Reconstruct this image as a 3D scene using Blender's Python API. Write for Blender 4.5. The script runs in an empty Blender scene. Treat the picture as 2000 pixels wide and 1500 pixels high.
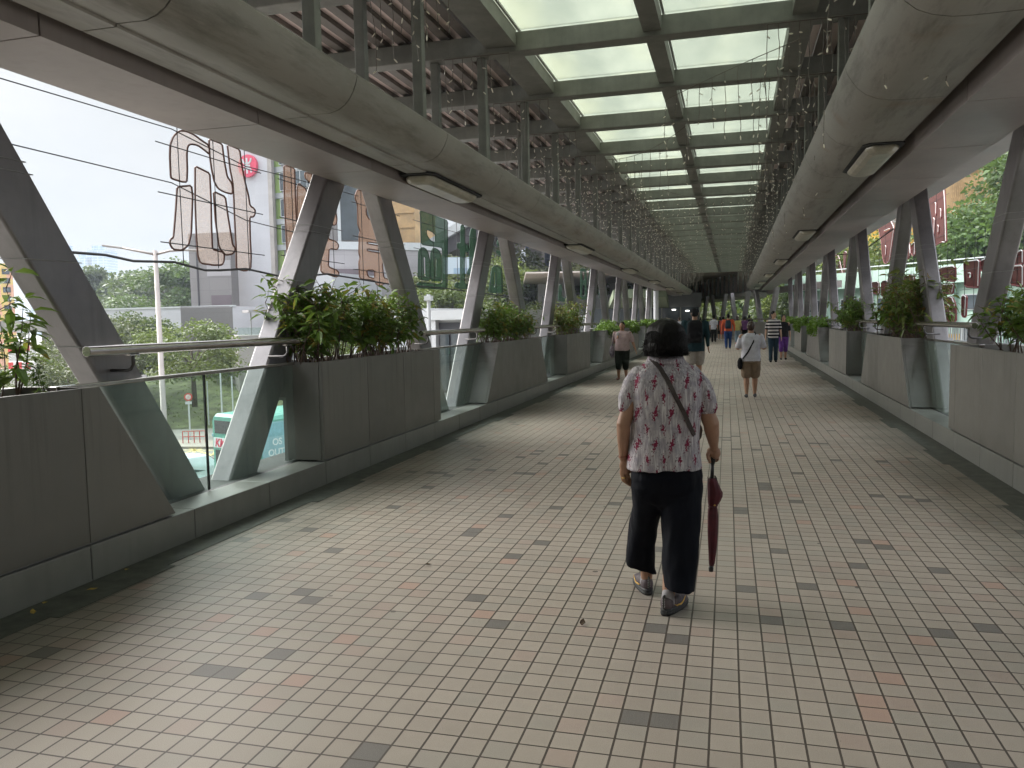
import bpy, bmesh, math, random
import numpy as np
from mathutils import Vector, Matrix, noise as mnoise
R = math.radians
PI = math.pi
sc = bpy.context.scene
col = sc.collection

# ------------------------------------------------------------------ camera
CH = 1.58
TH, PSI, RHO, FPX = 0.0794, 0.26915, 0.0181, 1563.8
fw = np.array([-math.sin(PSI)*math.cos(TH), math.cos(PSI)*math.cos(TH), -math.sin(TH)])
rt = np.array([math.cos(PSI), math.sin(PSI), 0.0])
upv = np.cross(rt, fw)
r2 = rt*math.cos(RHO) - upv*math.sin(RHO)
u2 = upv*math.cos(RHO) + rt*math.sin(RHO)
CAM = np.array([0.0, 0.0, CH])
cd = bpy.data.cameras.new('camera'); cam = bpy.data.objects.new('camera', cd); col.objects.link(cam)
m = Matrix(((r2[0], u2[0], -fw[0], 0), (r2[1], u2[1], -fw[1], 0), (r2[2], u2[2], -fw[2], CH), (0, 0, 0, 1)))
cam.matrix_world = m
cd.sensor_width = 36.0; cd.lens = FPX/2000*36.0
cd.clip_start = 0.05; cd.clip_end = 6000
sc.camera = cam

# ------------------------------------------------------------------ world, sun, exposure
SUN_EL, SUN_AZ = R(34), R(-72)
w = bpy.data.worlds.new('World'); sc.world = w; w.use_nodes = True
nt = w.node_tree; nt.nodes.clear()
out = nt.nodes.new('ShaderNodeOutputWorld'); bg = nt.nodes.new('ShaderNodeBackground')
sky = nt.nodes.new('ShaderNodeTexSky'); sky.sky_type = 'NISHITA'; sky.sun_disc = False
sky.sun_elevation = SUN_EL; sky.sun_rotation = SUN_AZ; sky.air_density = 2.0; sky.dust_density = 6.0; sky.ozone_density = 1.0
hsv = nt.nodes.new('ShaderNodeHueSaturation'); hsv.inputs['Saturation'].default_value = 0.16
mixw = nt.nodes.new('ShaderNodeMix'); mixw.data_type = 'RGBA'
tc = nt.nodes.new('ShaderNodeTexCoord'); nz = nt.nodes.new('ShaderNodeTexNoise'); nz.inputs['Scale'].default_value = 2.2
nz.inputs['Detail'].default_value = 5; nz.inputs['Roughness'].default_value = .55
mpw = nt.nodes.new('ShaderNodeMapping'); mpw.inputs['Scale'].default_value = (1, 1, 2.5)
nt.links.new(tc.outputs['Generated'], mpw.inputs['Vector']); nt.links.new(mpw.outputs[0], nz.inputs['Vector'])
cr = nt.nodes.new('ShaderNodeValToRGB'); cr.color_ramp.elements[0].position = .35; cr.color_ramp.elements[1].position = .75
cr.color_ramp.elements[0].color = (8.4, 9.2, 10.2, 1); cr.color_ramp.elements[1].color = (11.5, 11.6, 11.6, 1)
nt.links.new(nz.outputs['Fac'], cr.inputs[0])
mixw.inputs[0].default_value = 0.75
nt.links.new(sky.outputs[0], hsv.inputs['Color']); nt.links.new(hsv.outputs[0], mixw.inputs[6]); nt.links.new(cr.outputs[0], mixw.inputs[7])
# overcast luminance: the zenith of a cloudy sky is brighter than its horizon
sxy = nt.nodes.new('ShaderNodeSeparateXYZ'); nt.links.new(tc.outputs['Generated'], sxy.inputs[0])
mz = nt.nodes.new('ShaderNodeMath'); mz.operation = 'MAXIMUM'; mz.inputs[1].default_value = 0
ms_ = nt.nodes.new('ShaderNodeMath'); ms_.operation = 'SUBTRACT'; ms_.inputs[1].default_value = .33; nt.links.new(sxy.outputs[2], ms_.inputs[0]); nt.links.new(ms_.outputs[0], mz.inputs[0])
ma = nt.nodes.new('ShaderNodeMath'); ma.operation = 'MULTIPLY_ADD'; ma.inputs[1].default_value = 2.3; ma.inputs[2].default_value = .235; nt.links.new(mz.outputs[0], ma.inputs[0])
vm = nt.nodes.new('ShaderNodeVectorMath'); vm.operation = 'SCALE'; nt.links.new(mixw.outputs[2], vm.inputs[0]); nt.links.new(ma.outputs[0], vm.inputs['Scale'])
nt.links.new(vm.outputs[0], bg.inputs['Color']); bg.inputs['Strength'].default_value = 0.1
nt.links.new(bg.outputs[0], out.inputs['Surface'])
sd = bpy.data.lights.new('sun', 'SUN'); sd.energy = 2.6; sd.angle = R(60); sd.color = (1, .965, .91)
so = bpy.data.objects.new('sun', sd); col.objects.link(so)
sdir = Vector((math.cos(SUN_EL)*math.sin(SUN_AZ), math.cos(SUN_EL)*math.cos(SUN_AZ), math.sin(SUN_EL)))
so.rotation_euler = (-sdir).to_track_quat('-Z', 'Y').to_euler()
sc.view_settings.view_transform = 'Standard'; sc.view_settings.look = 'None'
sc.view_settings.exposure = 1.78; sc.view_settings.gamma = 1.0
sc.render.engine = 'CYCLES'
sc.cycles.max_bounces = 9; sc.cycles.diffuse_bounces = 5; sc.cycles.glossy_bounces = 3; sc.cycles.transmission_bounces = 6
sc.cycles.transparent_max_bounces = 24; sc.cycles.caustics_reflective = False; sc.cycles.caustics_refractive = False
sc.cycles.use_denoising = True; sc.cycles.sample_clamp_indirect = 6

# ------------------------------------------------------------------ picking helpers: turn a pixel into a point in the world
def ray(x, y): return fw + r2*(x-1000)/FPX + u2*(750-y)/FPX
def onx(x, y, X): d = ray(x, y); return CAM + d*(X/d[0])
def onz(x, y, z): d = ray(x, y); return CAM + d*((z-CH)/d[2])
def ond(x, y, D): return CAM + ray(x, y)*D
def ony(x, y, Y): d = ray(x, y); return CAM + d*(Y/d[1])

# ------------------------------------------------------------------ mesh builder
class MB:
    def __init__(s): s.v = []; s.f = []; s.mi = []; s.cur = 0
    def add(s, vs, fs):
        o = len(s.v); s.v += [tuple(float(c) for c in p) for p in vs]
        for f in fs: s.f.append(tuple(o+i for i in f)); s.mi.append(s.cur)
        return s
    def box(s, a, b):
        x0, y0, z0 = [min(p, q) for p, q in zip(a, b)]; x1, y1, z1 = [max(p, q) for p, q in zip(a, b)]
        return s.add([(x0,y0,z0),(x1,y0,z0),(x1,y1,z0),(x0,y1,z0),(x0,y0,z1),(x1,y0,z1),(x1,y1,z1),(x0,y1,z1)],
            [(0,3,2,1),(4,5,6,7),(0,1,5,4),(1,2,6,5),(2,3,7,6),(3,0,4,7)])
    def obox(s, c, ax, ay, az, hx, hy, hz):
        c = Vector(c); ax = Vector(ax).normalized()*hx; ay = Vector(ay).normalized()*hy; az = Vector(az).normalized()*hz
        vs = [c+ax*i+ay*j+az*k for k in (-1,1) for (i,j) in ((-1,-1),(1,-1),(1,1),(-1,1))]
        return s.add(vs, [(0,3,2,1),(4,5,6,7),(0,1,5,4),(1,2,6,5),(2,3,7,6),(3,0,4,7)])
    def bar(s, a, b, wx, wy, up=(0,0,1)):
        a = Vector(a); b = Vector(b); d = (b-a); L = d.length
        if L < 1e-6: return s
        d.normalize(); u = Vector(up)
        if abs(d.dot(u)) > .97: u = Vector((1,0,0))
        x = d.cross(u).normalized(); y = x.cross(d)
        return s.obox((a+b)/2, x, d, y, wx/2, L/2, wy/2)
    def poly(s, pts): return s.add(pts, [tuple(range(len(pts)))])
    def prism(s, pts, off):
        # pts: planar polygon (list of 3d), off: extrusion vector
        n = len(pts); off = Vector(off); P = [Vector(p) for p in pts]
        vs = P + [p+off for p in P]
        fs = [tuple(range(n))[::-1], tuple(range(n, 2*n))] + [(i, (i+1)%n, n+(i+1)%n, n+i) for i in range(n)]
        return s.add(vs, fs)
    def tube(s, path, r, n=8, cap=True, closed=False):
        P = [Vector(p) for p in path]; k = len(P)
        rr = r if isinstance(r, (list, tuple)) else [r]*k
        vs = []; prev = None
        for i, p in enumerate(P):
            if closed: t = (P[(i+1)%k]-P[i-1])
            else: t = (P[min(i+1,k-1)]-P[max(i-1,0)])
            if t.length < 1e-9: t = Vector((0,0,1))
            t.normalize()
            if prev is None:
                u = Vector((0,0,1)) if abs(t.z) < .9 else Vector((1,0,0)); x = t.cross(u).normalized()
            else:
                x = prev - t*prev.dot(t)
                x = x.normalized() if x.length > 1e-6 else t.orthogonal().normalized()
            prev = x; y = t.cross(x)
            for j in range(n):
                a = 2*PI*j/n; vs.append(p + (x*math.cos(a)+y*math.sin(a))*rr[i])
        fs = []
        for i in range(k if closed else k-1):
            for j in range(n):
                a = i*n+j; b = i*n+(j+1)%n; i2 = (i+1)%k
                fs.append((a, b, i2*n+(j+1)%n, i2*n+j))
        if cap and not closed: fs += [tuple(range(n))[::-1], tuple((k-1)*n+j for j in range(n))]
        return s.add(vs, fs)
    def loft(s, rings, cap=True, closed=True):
        n = len(rings[0]); vs = [p for r_ in rings for p in r_]; fs = []
        for i in range(len(rings)-1):
            for j in range(n if closed else n-1):
                fs.append((i*n+j, i*n+(j+1)%n, (i+1)*n+(j+1)%n, (i+1)*n+j))
        if cap: fs += [tuple(range(n))[::-1], tuple((len(rings)-1)*n+j for j in range(n))]
        return s.add(vs, fs)
    def ell(s, c, r, nu=14, nv=9, M=None):
        vs = []; c = Vector(c)
        for i in range(nv+1):
            t = PI*i/nv
            for j in range(nu):
                a = 2*PI*j/nu; p = Vector((r[0]*math.sin(t)*math.cos(a), r[1]*math.sin(t)*math.sin(a), r[2]*math.cos(t)))
                if M is not None: p = M @ p
                vs.append(c+p)
        fs = [(i*nu+j, (i+1)*nu+j, (i+1)*nu+(j+1)%nu, i*nu+(j+1)%nu) for i in range(nv) for j in range(nu)]
        return s.add(vs, fs)
    def mesh(s, name, mats=(), smooth=False):
        me = bpy.data.meshes.new(name); me.from_pydata(s.v, [], s.f)
        for m_ in (mats if isinstance(mats, (list, tuple)) else [mats]): me.materials.append(m_)
        if any(s.mi): me.polygons.foreach_set('material_index', s.mi)
        if smooth: me.polygons.foreach_set('use_smooth', [True]*len(me.polygons))
        me.update(); return me
    def build(s, name, mats, parent=None, smooth=False, bevel=0, seg=2, fixn=False):
        me = s.mesh(name, mats, smooth)
        if fixn:
            b = bmesh.new(); b.from_mesh(me); bmesh.ops.remove_doubles(b, verts=b.verts, dist=1e-5)
            bmesh.ops.recalc_face_normals(b, faces=b.faces); b.to_mesh(me); b.free()
        o = bpy.data.objects.new(name, me); col.objects.link(o)
        if parent: o.parent = parent
        if bevel:
            md = o.modifiers.new('bevel', 'BEVEL'); md.width = bevel; md.segments = seg; md.limit_method = 'ANGLE'; md.angle_limit = R(35)
            md.harden_normals = False
        return o

def tag(o, label=None, cat=None, group=None, kind=None):
    if label: o['label'] = label
    if cat: o['category'] = cat
    if group: o['group'] = group
    if kind: o['kind'] = kind
    return o
def empty(name, loc=(0,0,0), rz=0, label=None, cat=None, group=None):
    o = bpy.data.objects.new(name, None); col.objects.link(o); o.location = loc; o.rotation_euler = (0,0,rz)
    o.empty_display_size = .1
    return tag(o, label, cat, group)
def dup(o, parent=None):
    c = o.copy(); col.objects.link(c); c.parent = parent
    for ch in [x for x in bpy.data.objects if x.parent is o]: dup(ch, c)
    return c
ORD = ['first','second','third','fourth','fifth','sixth','seventh','eighth','ninth','tenth','eleventh','twelfth','thirteenth','fourteenth',
 'fifteenth','sixteenth','seventeenth','eighteenth','nineteenth','twentieth','twenty-first','twenty-second','twenty-third','twenty-fourth',
 'twenty-fifth','twenty-sixth','twenty-seventh','twenty-eighth','twenty-ninth','thirtieth','thirty-first','thirty-second']

# ------------------------------------------------------------------ materials
def S(r, g, b):  # sRGB 0-255 -> linear
    f = lambda c: (c/255)/12.92 if c/255 <= .04045 else ((c/255+.055)/1.055)**2.4
    return (f(r), f(g), f(b))
class NT:
    def __init__(s, name):
        s.m = bpy.data.materials.new(name); s.m.use_nodes = True; s.t = s.m.node_tree; s.t.nodes.clear()
        s.o = s.n('OutputMaterial')
    def n(s, typ, **kw):
        nd = s.t.nodes.new('ShaderNode'+typ)
        for k_, v in kw.items():
            if hasattr(nd, k_): setattr(nd, k_, v)
        return nd
    def l(s, a, b): s.t.links.new(a, b); return b
    def math(s, op, a, b=None, c=None):
        nd = s.n('Math', operation=op)
        for i, v in enumerate((a, b, c)):
            if v is None: continue
            if isinstance(v, (int, float)): nd.inputs[i].default_value = v
            else: s.l(v, nd.inputs[i])
        return nd.outputs[0]
    def mix(s, f, a, b, bt='MIX'):
        nd = s.n('Mix', data_type='RGBA', blend_type=bt)
        for i, v in ((0, f), (6, a), (7, b)):
            if isinstance(v, (int, float)): nd.inputs[i].default_value = v
            elif isinstance(v, tuple): nd.inputs[i].default_value = (*v[:3], 1)
            else: s.l(v, nd.inputs[i])
        return nd.outputs[2]
    def noise(s, vec, scale, detail=4, rough=.55):
        nd = s.n('TexNoise'); nd.inputs['Scale'].default_value = scale; nd.inputs['Detail'].default_value = detail
        nd.inputs['Roughness'].default_value = rough
        if vec is not None: s.l(vec, nd.inputs['Vector'])
        return nd.outputs['Fac']
    def ramp(s, f, p0, p1, c0=(0,0,0), c1=(1,1,1)):
        if p0 > p1: p0, p1, c0, c1 = p1, p0, c1, c0
        nd = s.n('ValToRGB'); e = nd.color_ramp.elements; e[0].position = p0; e[1].position = p1
        e[0].color = (*c0, 1); e[1].color = (*c1, 1); s.l(f, nd.inputs[0]); return nd.outputs[0]
    def mapping(s, vec, scale=(1,1,1), rot=(0,0,0), loc=(0,0,0)):
        nd = s.n('Mapping'); nd.inputs['Scale'].default_value = scale; nd.inputs['Rotation'].default_value = rot
        nd.inputs['Location'].default_value = loc; s.l(vec, nd.inputs['Vector']); return nd.outputs[0]
    def obj(s): return s.n('TexCoord').outputs['Object']
    def pos(s): return s.n('NewGeometry').outputs['Position']
    def bump(s, h_, strength=.3, dist=.01):
        nd = s.n('Bump'); nd.inputs['Strength'].default_value = strength; nd.inputs['Distance'].default_value = dist
        s.l(h_, nd.inputs['Height']); return nd.outputs[0]
    def bsdf(s, color, rough=.6, metal=0, spec=.5, normal=None, **kw):
        b = s.n('BsdfPrincipled')
        for k_, v in (('Base Color', color), ('Roughness', rough), ('Metallic', metal), ('Specular IOR Level', spec)):
            if isinstance(v, (int, float)): b.inputs[k_].default_value = v
            elif isinstance(v, tuple): b.inputs[k_].default_value = (*v[:3], 1)
            else: s.l(v, b.inputs[k_])
        if normal is not None: s.l(normal, b.inputs['Normal'])
        for k_, v in kw.items(): b.inputs[k_.replace('_', ' ')].default_value = v
        return b.outputs[0]
    def out(s, sh): s.l(sh, s.o.inputs['Surface']); return s.m

def M_plain(name, c, rough=.6, metal=0, var=.12, scale=6, bump=.15, bscale=60, spec=.5, world=False, streak=0, speck=0):
    t = NT(name); P = t.pos() if world else t.obj()
    n1 = t.noise(P, scale, 5, .6)
    dark = tuple(x*(1-var*1.6) for x in c); lite = tuple(min(1, x*(1+var)) for x in c)
    cc = t.mix(t.ramp(n1, .3, .72), dark, lite)
    if streak:
        st = t.noise(t.mapping(P, (3.2, 3.2, .25)), 3.5, 4, .6)
        cc = t.mix(t.math('MULTIPLY', t.ramp(st, .5, .8), streak), cc, tuple(x*.35 for x in c))
    n2 = t.noise(P, bscale, 3, .6)
    if speck:
        cc = t.mix(t.math('MULTIPLY', t.ramp(t.noise(P, 220, 2, .5), .35, .65), speck), cc, tuple(x*.6 for x in c))
    nrm = t.bump(n2, bump, .004) if bump else None
    rr = t.math('MULTIPLY_ADD', n1, .22, rough-.11)
    return t.out(t.bsdf(cc, rr, metal, spec, nrm))
# ================================================================== FOOTBRIDGE
XL, XR = -3.85, 2.43
ZC, ZP = .225, 1.21
Y0, Y1 = -7.0, 60.0
t = NT('wall_cladding'); P = t.pos(); sx = t.n('SeparateXYZ'); t.l(P, sx.inputs[0])
cb = t.n('CombineXYZ'); t.l(t.math('FLOOR', t.math('SUBTRACT', sx.outputs[1], .02)), cb.inputs[1]); t.l(t.math('GREATER_THAN', sx.outputs[0], 0.0), cb.inputs[0])
wn = t.n('TexWhiteNoise', noise_dimensions='3D'); t.l(cb.outputs[0], wn.inputs['Vector'])
cc = t.mix(wn.outputs['Value'], (.158,.152,.140), (.192,.184,.170))
cc = t.mix(t.math('MULTIPLY', t.ramp(t.noise(P, 1.3, 5, .65), .45, .75), .35), cc, (.235,.222,.20))
drip = t.math('MULTIPLY', t.ramp(t.noise(t.mapping(P, (1,9,.35)), 2.2, 5, .65), .52, .74), t.ramp(sx.outputs[2], .35, 1.2))
cc = t.mix(t.math('MULTIPLY', drip, .5), cc, (.07,.066,.055))
low = t.math('MULTIPLY', t.ramp(t.math('ADD', sx.outputs[2], t.math('MULTIPLY', t.noise(P, 3, 4), .35)), .62, .38), .35)
cc = t.mix(low, cc, (.085,.08,.066))
cc = t.mix(t.math('MULTIPLY', t.ramp(t.noise(P, 260, 2), .42, .62), .25), cc, (.10,.095,.088))
scr = t.ramp(t.noise(t.mapping(P, (1,1.2,14)), 5.5, 3, .7), .70, .73)
cc = t.mix(t.math('MULTIPLY', scr, .25), cc, (.33,.32,.30))
m_clad = t.out(t.bsdf(cc, t.math('MULTIPLY_ADD', t.noise(P, 4), .25, .33), .2, .5, t.bump(t.noise(P, 90, 3), .2, .003)))
m_cladR = m_clad
m_kerb = M_plain('kerb_stone', (.215,.213,.20), .36, .1, .09, 3, .2, 120, streak=.2, speck=.2)
m_rim = M_plain('stone_rim', (.30,.30,.29), .4, 0, .1, 6, .2)
m_steelp = M_plain('painted_steel', (.22,.208,.212), .36, .5, .2, 1.3, .15, 70, streak=.4, speck=.15)
m_soffit = M_plain('soffit_panel', (.30,.262,.25), .5, .2, .16, .7, .1, 60, streak=.2)
t = NT('rounded_edge_panel'); P = t.pos()
cc = t.mix(t.ramp(t.noise(P, .8, 5, .6), .3, .7), (.235,.225,.198), (.31,.295,.265))
cc = t.mix(t.math('MULTIPLY', t.ramp(t.noise(t.mapping(P, (2.5,.35,2.5)), 3.0, 6, .7), .5, .68), .55), cc, (.09,.082,.068))
cc = t.mix(t.math('MULTIPLY', t.ramp(t.noise(t.mapping(P, (6,1.2,6)), 5, 5, .7), .60, .72), .45), cc, (.36,.33,.29))
cc = t.mix(t.math('MULTIPLY', t.ramp(t.noise(P, 1.7, 3, .5), .62, .75), .4), cc, (.20,.12,.06))
m_nose = t.out(t.bsdf(cc, .52, .1, .4, t.bump(t.noise(P, 60, 3), .2, .004)))
m_roofst = M_plain('roof_steel', (.20,.205,.18), .62, .1, .22, 3, .25, 80, streak=.3, speck=.35)
m_deckrib = M_plain('metal_roof_deck', (.70,.60,.55), .5, .3, .1, 2, .1, 50)
m_deckdark = M_plain('deck_rib', (.16,.145,.13), .6, .2, .2, 3)
m_black = M_plain('black_gap', (.012,.012,.013), .7, 0, .1)
m_chrome = M_plain('stainless_steel', (.50,.47,.45), .2, 1.0, .08, 8, .05, 200)
m_soil = M_plain('planter_soil', (.035,.022,.015), .9, 0, .4, 20, .6, 60)
m_bracket = M_plain('dark_bracket', (.10,.095,.095), .35, .8)

t = NT('balustrade_glass')
gl = t.n('BsdfGlossy'); gl.inputs['Roughness'].default_value = .02; gl.inputs['Color'].default_value = (.95,1,.98,1)
tr = t.n('BsdfTransparent'); tr.inputs['Color'].default_value = (.86,.925,.90,1)
fr = t.n('Fresnel'); fr.inputs['IOR'].default_value = 1.45
dif = t.n('BsdfDiffuse'); dif.inputs['Color'].default_value = (.50,.56,.53,1)
dn = t.math('MULTIPLY_ADD', t.ramp(t.noise(t.mapping(t.obj(), (1,1,.4)), 3.5, 5, .65), .35, .8), .08, .05)
bf = t.n('NewGeometry').outputs['Backfacing']
mx = t.n('MixShader'); t.l(t.math('MULTIPLY', fr.outputs[0], t.math('SUBTRACT', 1.0, bf)), mx.inputs[0]); t.l(tr.outputs[0], mx.inputs[1]); t.l(gl.outputs[0], mx.inputs[2])
mx2 = t.n('MixShader'); t.l(dn, mx2.inputs[0]); t.l(mx.outputs[0], mx2.inputs[1]); t.l(dif.outputs[0], mx2.inputs[2])
m_glass = t.out(mx2.outputs[0])

t = NT('skylight_glass')
P = t.obj()
n1 = t.noise(t.mapping(P, (1.2,.5,1)), 1.3, 4, .6)
cc = t.mix(t.ramp(n1, .3, .75), (.39,.415,.37), (.50,.52,.46))
n2 = t.ramp(t.noise(t.mapping(P, (1.5,.35,1)), .8, 3, .5), .5, .72)
cc = t.mix(t.math('MULTIPLY', n2, .35), cc, (.60,.60,.46))
tl = t.n('BsdfTranslucent'); t.l(cc, tl.inputs['Color'])
tr = t.n('BsdfTransparent'); t.l(cc, tr.inputs['Color'])
mx = t.n('MixShader'); mx.inputs[0].default_value = .42; t.l(tl.outputs[0], mx.inputs[1]); t.l(tr.outputs[0], mx.inputs[2])
gl = t.n('BsdfGlossy'); gl.inputs['Roughness'].default_value = .1
mx2 = t.n('MixShader'); mx2.inputs[0].default_value = .04; t.l(mx.outputs[0], mx2.inputs[1]); t.l(gl.outputs[0], mx2.inputs[2])
m_sky = t.out(mx2.outputs[0])

# ---- tiled floor
t = NT('floor_tiles')
sx = t.n('SeparateXYZ'); t.l(t.mapping(t.obj(), (1,1,1), (0,0,R(-.35))), sx.inputs[0])
PX, PY = .1150, .1182
u = t.math('DIVIDE', t.math('SUBTRACT', sx.outputs[0], .055+20*PX*0), PX); v = t.math('DIVIDE', t.math('SUBTRACT', sx.outputs[1], 3.372), PY)
fu = t.math('FLOOR', u); fv = t.math('FLOOR', v)
ru = t.math('FRACT', u); rv = t.math('FRACT', v)
def edge(f, wd):   # 1 inside joint
    a = t.math('LESS_THAN', f, wd); b = t.math('GREATER_THAN', f, 1-wd); return t.math('MAXIMUM', a, b)
wob = t.math('MULTIPLY_ADD', t.noise(t.obj(), 30, 2), .012, 0.0)
ju = edge(t.math('ADD', ru, t.math('SUBTRACT', wob, .006)), .038); jv = edge(rv, .034)
joint = t.math('MAXIMUM', ju, jv)
cb = t.n('CombineXYZ'); t.l(fu, cb.inputs[0]); t.l(fv, cb.inputs[1])
wn = t.n('TexWhiteNoise', noise_dimensions='3D'); t.l(cb.outputs[0], wn.inputs['Vector'])
rnd = wn.outputs['Value']
wn2 = t.n('TexWhiteNoise', noise_dimensions='3D'); cb2 = t.n('CombineXYZ'); t.l(fu, cb2.inputs[0]); t.l(fv, cb2.inputs[1]); cb2.inputs[2].default_value = 7.3
t.l(cb2.outputs[0], wn2.inputs['Vector']); rnd2 = wn2.outputs['Value']
base = t.mix(rnd2, (.365,.310,.262), (.42,.36,.305))
base = t.mix(t.math('MULTIPLY', t.math('GREATER_THAN', rnd2, .86), .35), base, (.25,.245,.215))
base = t.mix(t.math('GREATER_THAN', rnd, .970), base, (.165,.150,.138))
base = t.mix(t.math('LESS_THAN', rnd, .017), base, (.42,.285,.23))
base = t.mix(t.math('MULTIPLY', t.math('LESS_THAN', t.math('ABSOLUTE', t.math('SUBTRACT', rnd, .5)), .035), .45), base, (.40,.28,.235))
g1 = t.noise(t.obj(), 380, 2, .6); g2 = t.noise(t.obj(), 1.1, 4, .6)
base = t.mix(t.math('MULTIPLY', t.ramp(g1, .5, .66), .34), base, (.09,.08,.07))
base = t.mix(t.math('MULTIPLY', t.ramp(g1, .48, .36), .30), base, (.46,.42,.36))
base = t.mix(t.math('MULTIPLY', t.ramp(g2, .5, .78), .22), base, (.15,.14,.12))
# worn dirt along both walls and a few stains
so_ = t.n('SeparateXYZ'); t.l(t.obj(), so_.inputs[0])
dl = t.math('SUBTRACT', so_.outputs[0], XL); dr = t.math('SUBTRACT', XR, so_.outputs[0])
dd = t.math('MINIMUM', dl, dr)
edgeD = t.math('ADD', dd, t.math('MULTIPLY_ADD', t.noise(t.obj(), .9, 5, .65), 1.5, -.75))
dirt = t.math('MULTIPLY', t.ramp(edgeD, .95, .15), .62)
vg = t.n('TexVoronoi'); vg.inputs['Scale'].default_value = 1.9; t.l(t.mapping(t.obj(), (1,1,0)), vg.inputs['Vector'])
gum = t.math('LESS_THAN', t.math('ADD', vg.outputs['Distance'], t.math('MULTIPLY', t.noise(t.obj(), 60, 2), .02)), .042)
base = t.mix(t.math('MULTIPLY', gum, .75), base, (.07,.062,.055))
stn = t.ramp(t.noise(t.mapping(t.obj(), (1,.5,1)), .75, 6, .7), .56, .74)
base = t.mix(t.math('MULTIPLY', stn, .28), base, (.14,.12,.10))
col_t = t.mix(joint, base, (.080,.062,.052))
col_t = t.mix(dirt, col_t, (.055,.052,.042))
nr = t.n('Bump'); nr.inputs['Strength'].default_value = .45; nr.inputs['Distance'].default_value = .003
hh = t.math('SUBTRACT', t.math('MULTIPLY', g1, .25), joint); t.l(hh, nr.inputs['Height'])
rough = t.math('MULTIPLY_ADD', g2, .25, .36)
m_tiles = t.out(t.bsdf(col_t, rough, 0, .5, nr.outputs[0]))

DIR2 = Vector((-.26,.966,0)); PB = Vector((XR, 48.0, 0))          # far leg of the bridge turns left
mb = MB(); mb.prism([(-5,Y0,-.5),(3.6,Y0,-.5),(3.6,48,-.5),(-10,98,-.5),(-26,98,-.5),(-26,58,-.5),(-5,58,-.5)], (0,0,.5))
tag(mb.build('footbridge_floor', m_tiles, fixn=True), kind='structure')
m_gut = M_plain('drain_strip', (.075,.078,.066), .7, 0, .35, 9, .5, 120, world=False)
mb = MB()
# stepped edge of the tiling: a drain strip of dark cement beside each wall
random.seed(3)
for (xa, sgn) in ((XL, 1), (XR, -1)):
    y = Y0; wd = .30
    while y < 48:
        wd = (.235 if int(y/ .95) % 3 else .30) + .01*random.random()
        mb.box((xa, y, 0), (xa+sgn*wd, min(48, y+.95), .004)); y += .95
tag(mb.build('drain_strip', m_gut), kind='structure')

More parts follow.
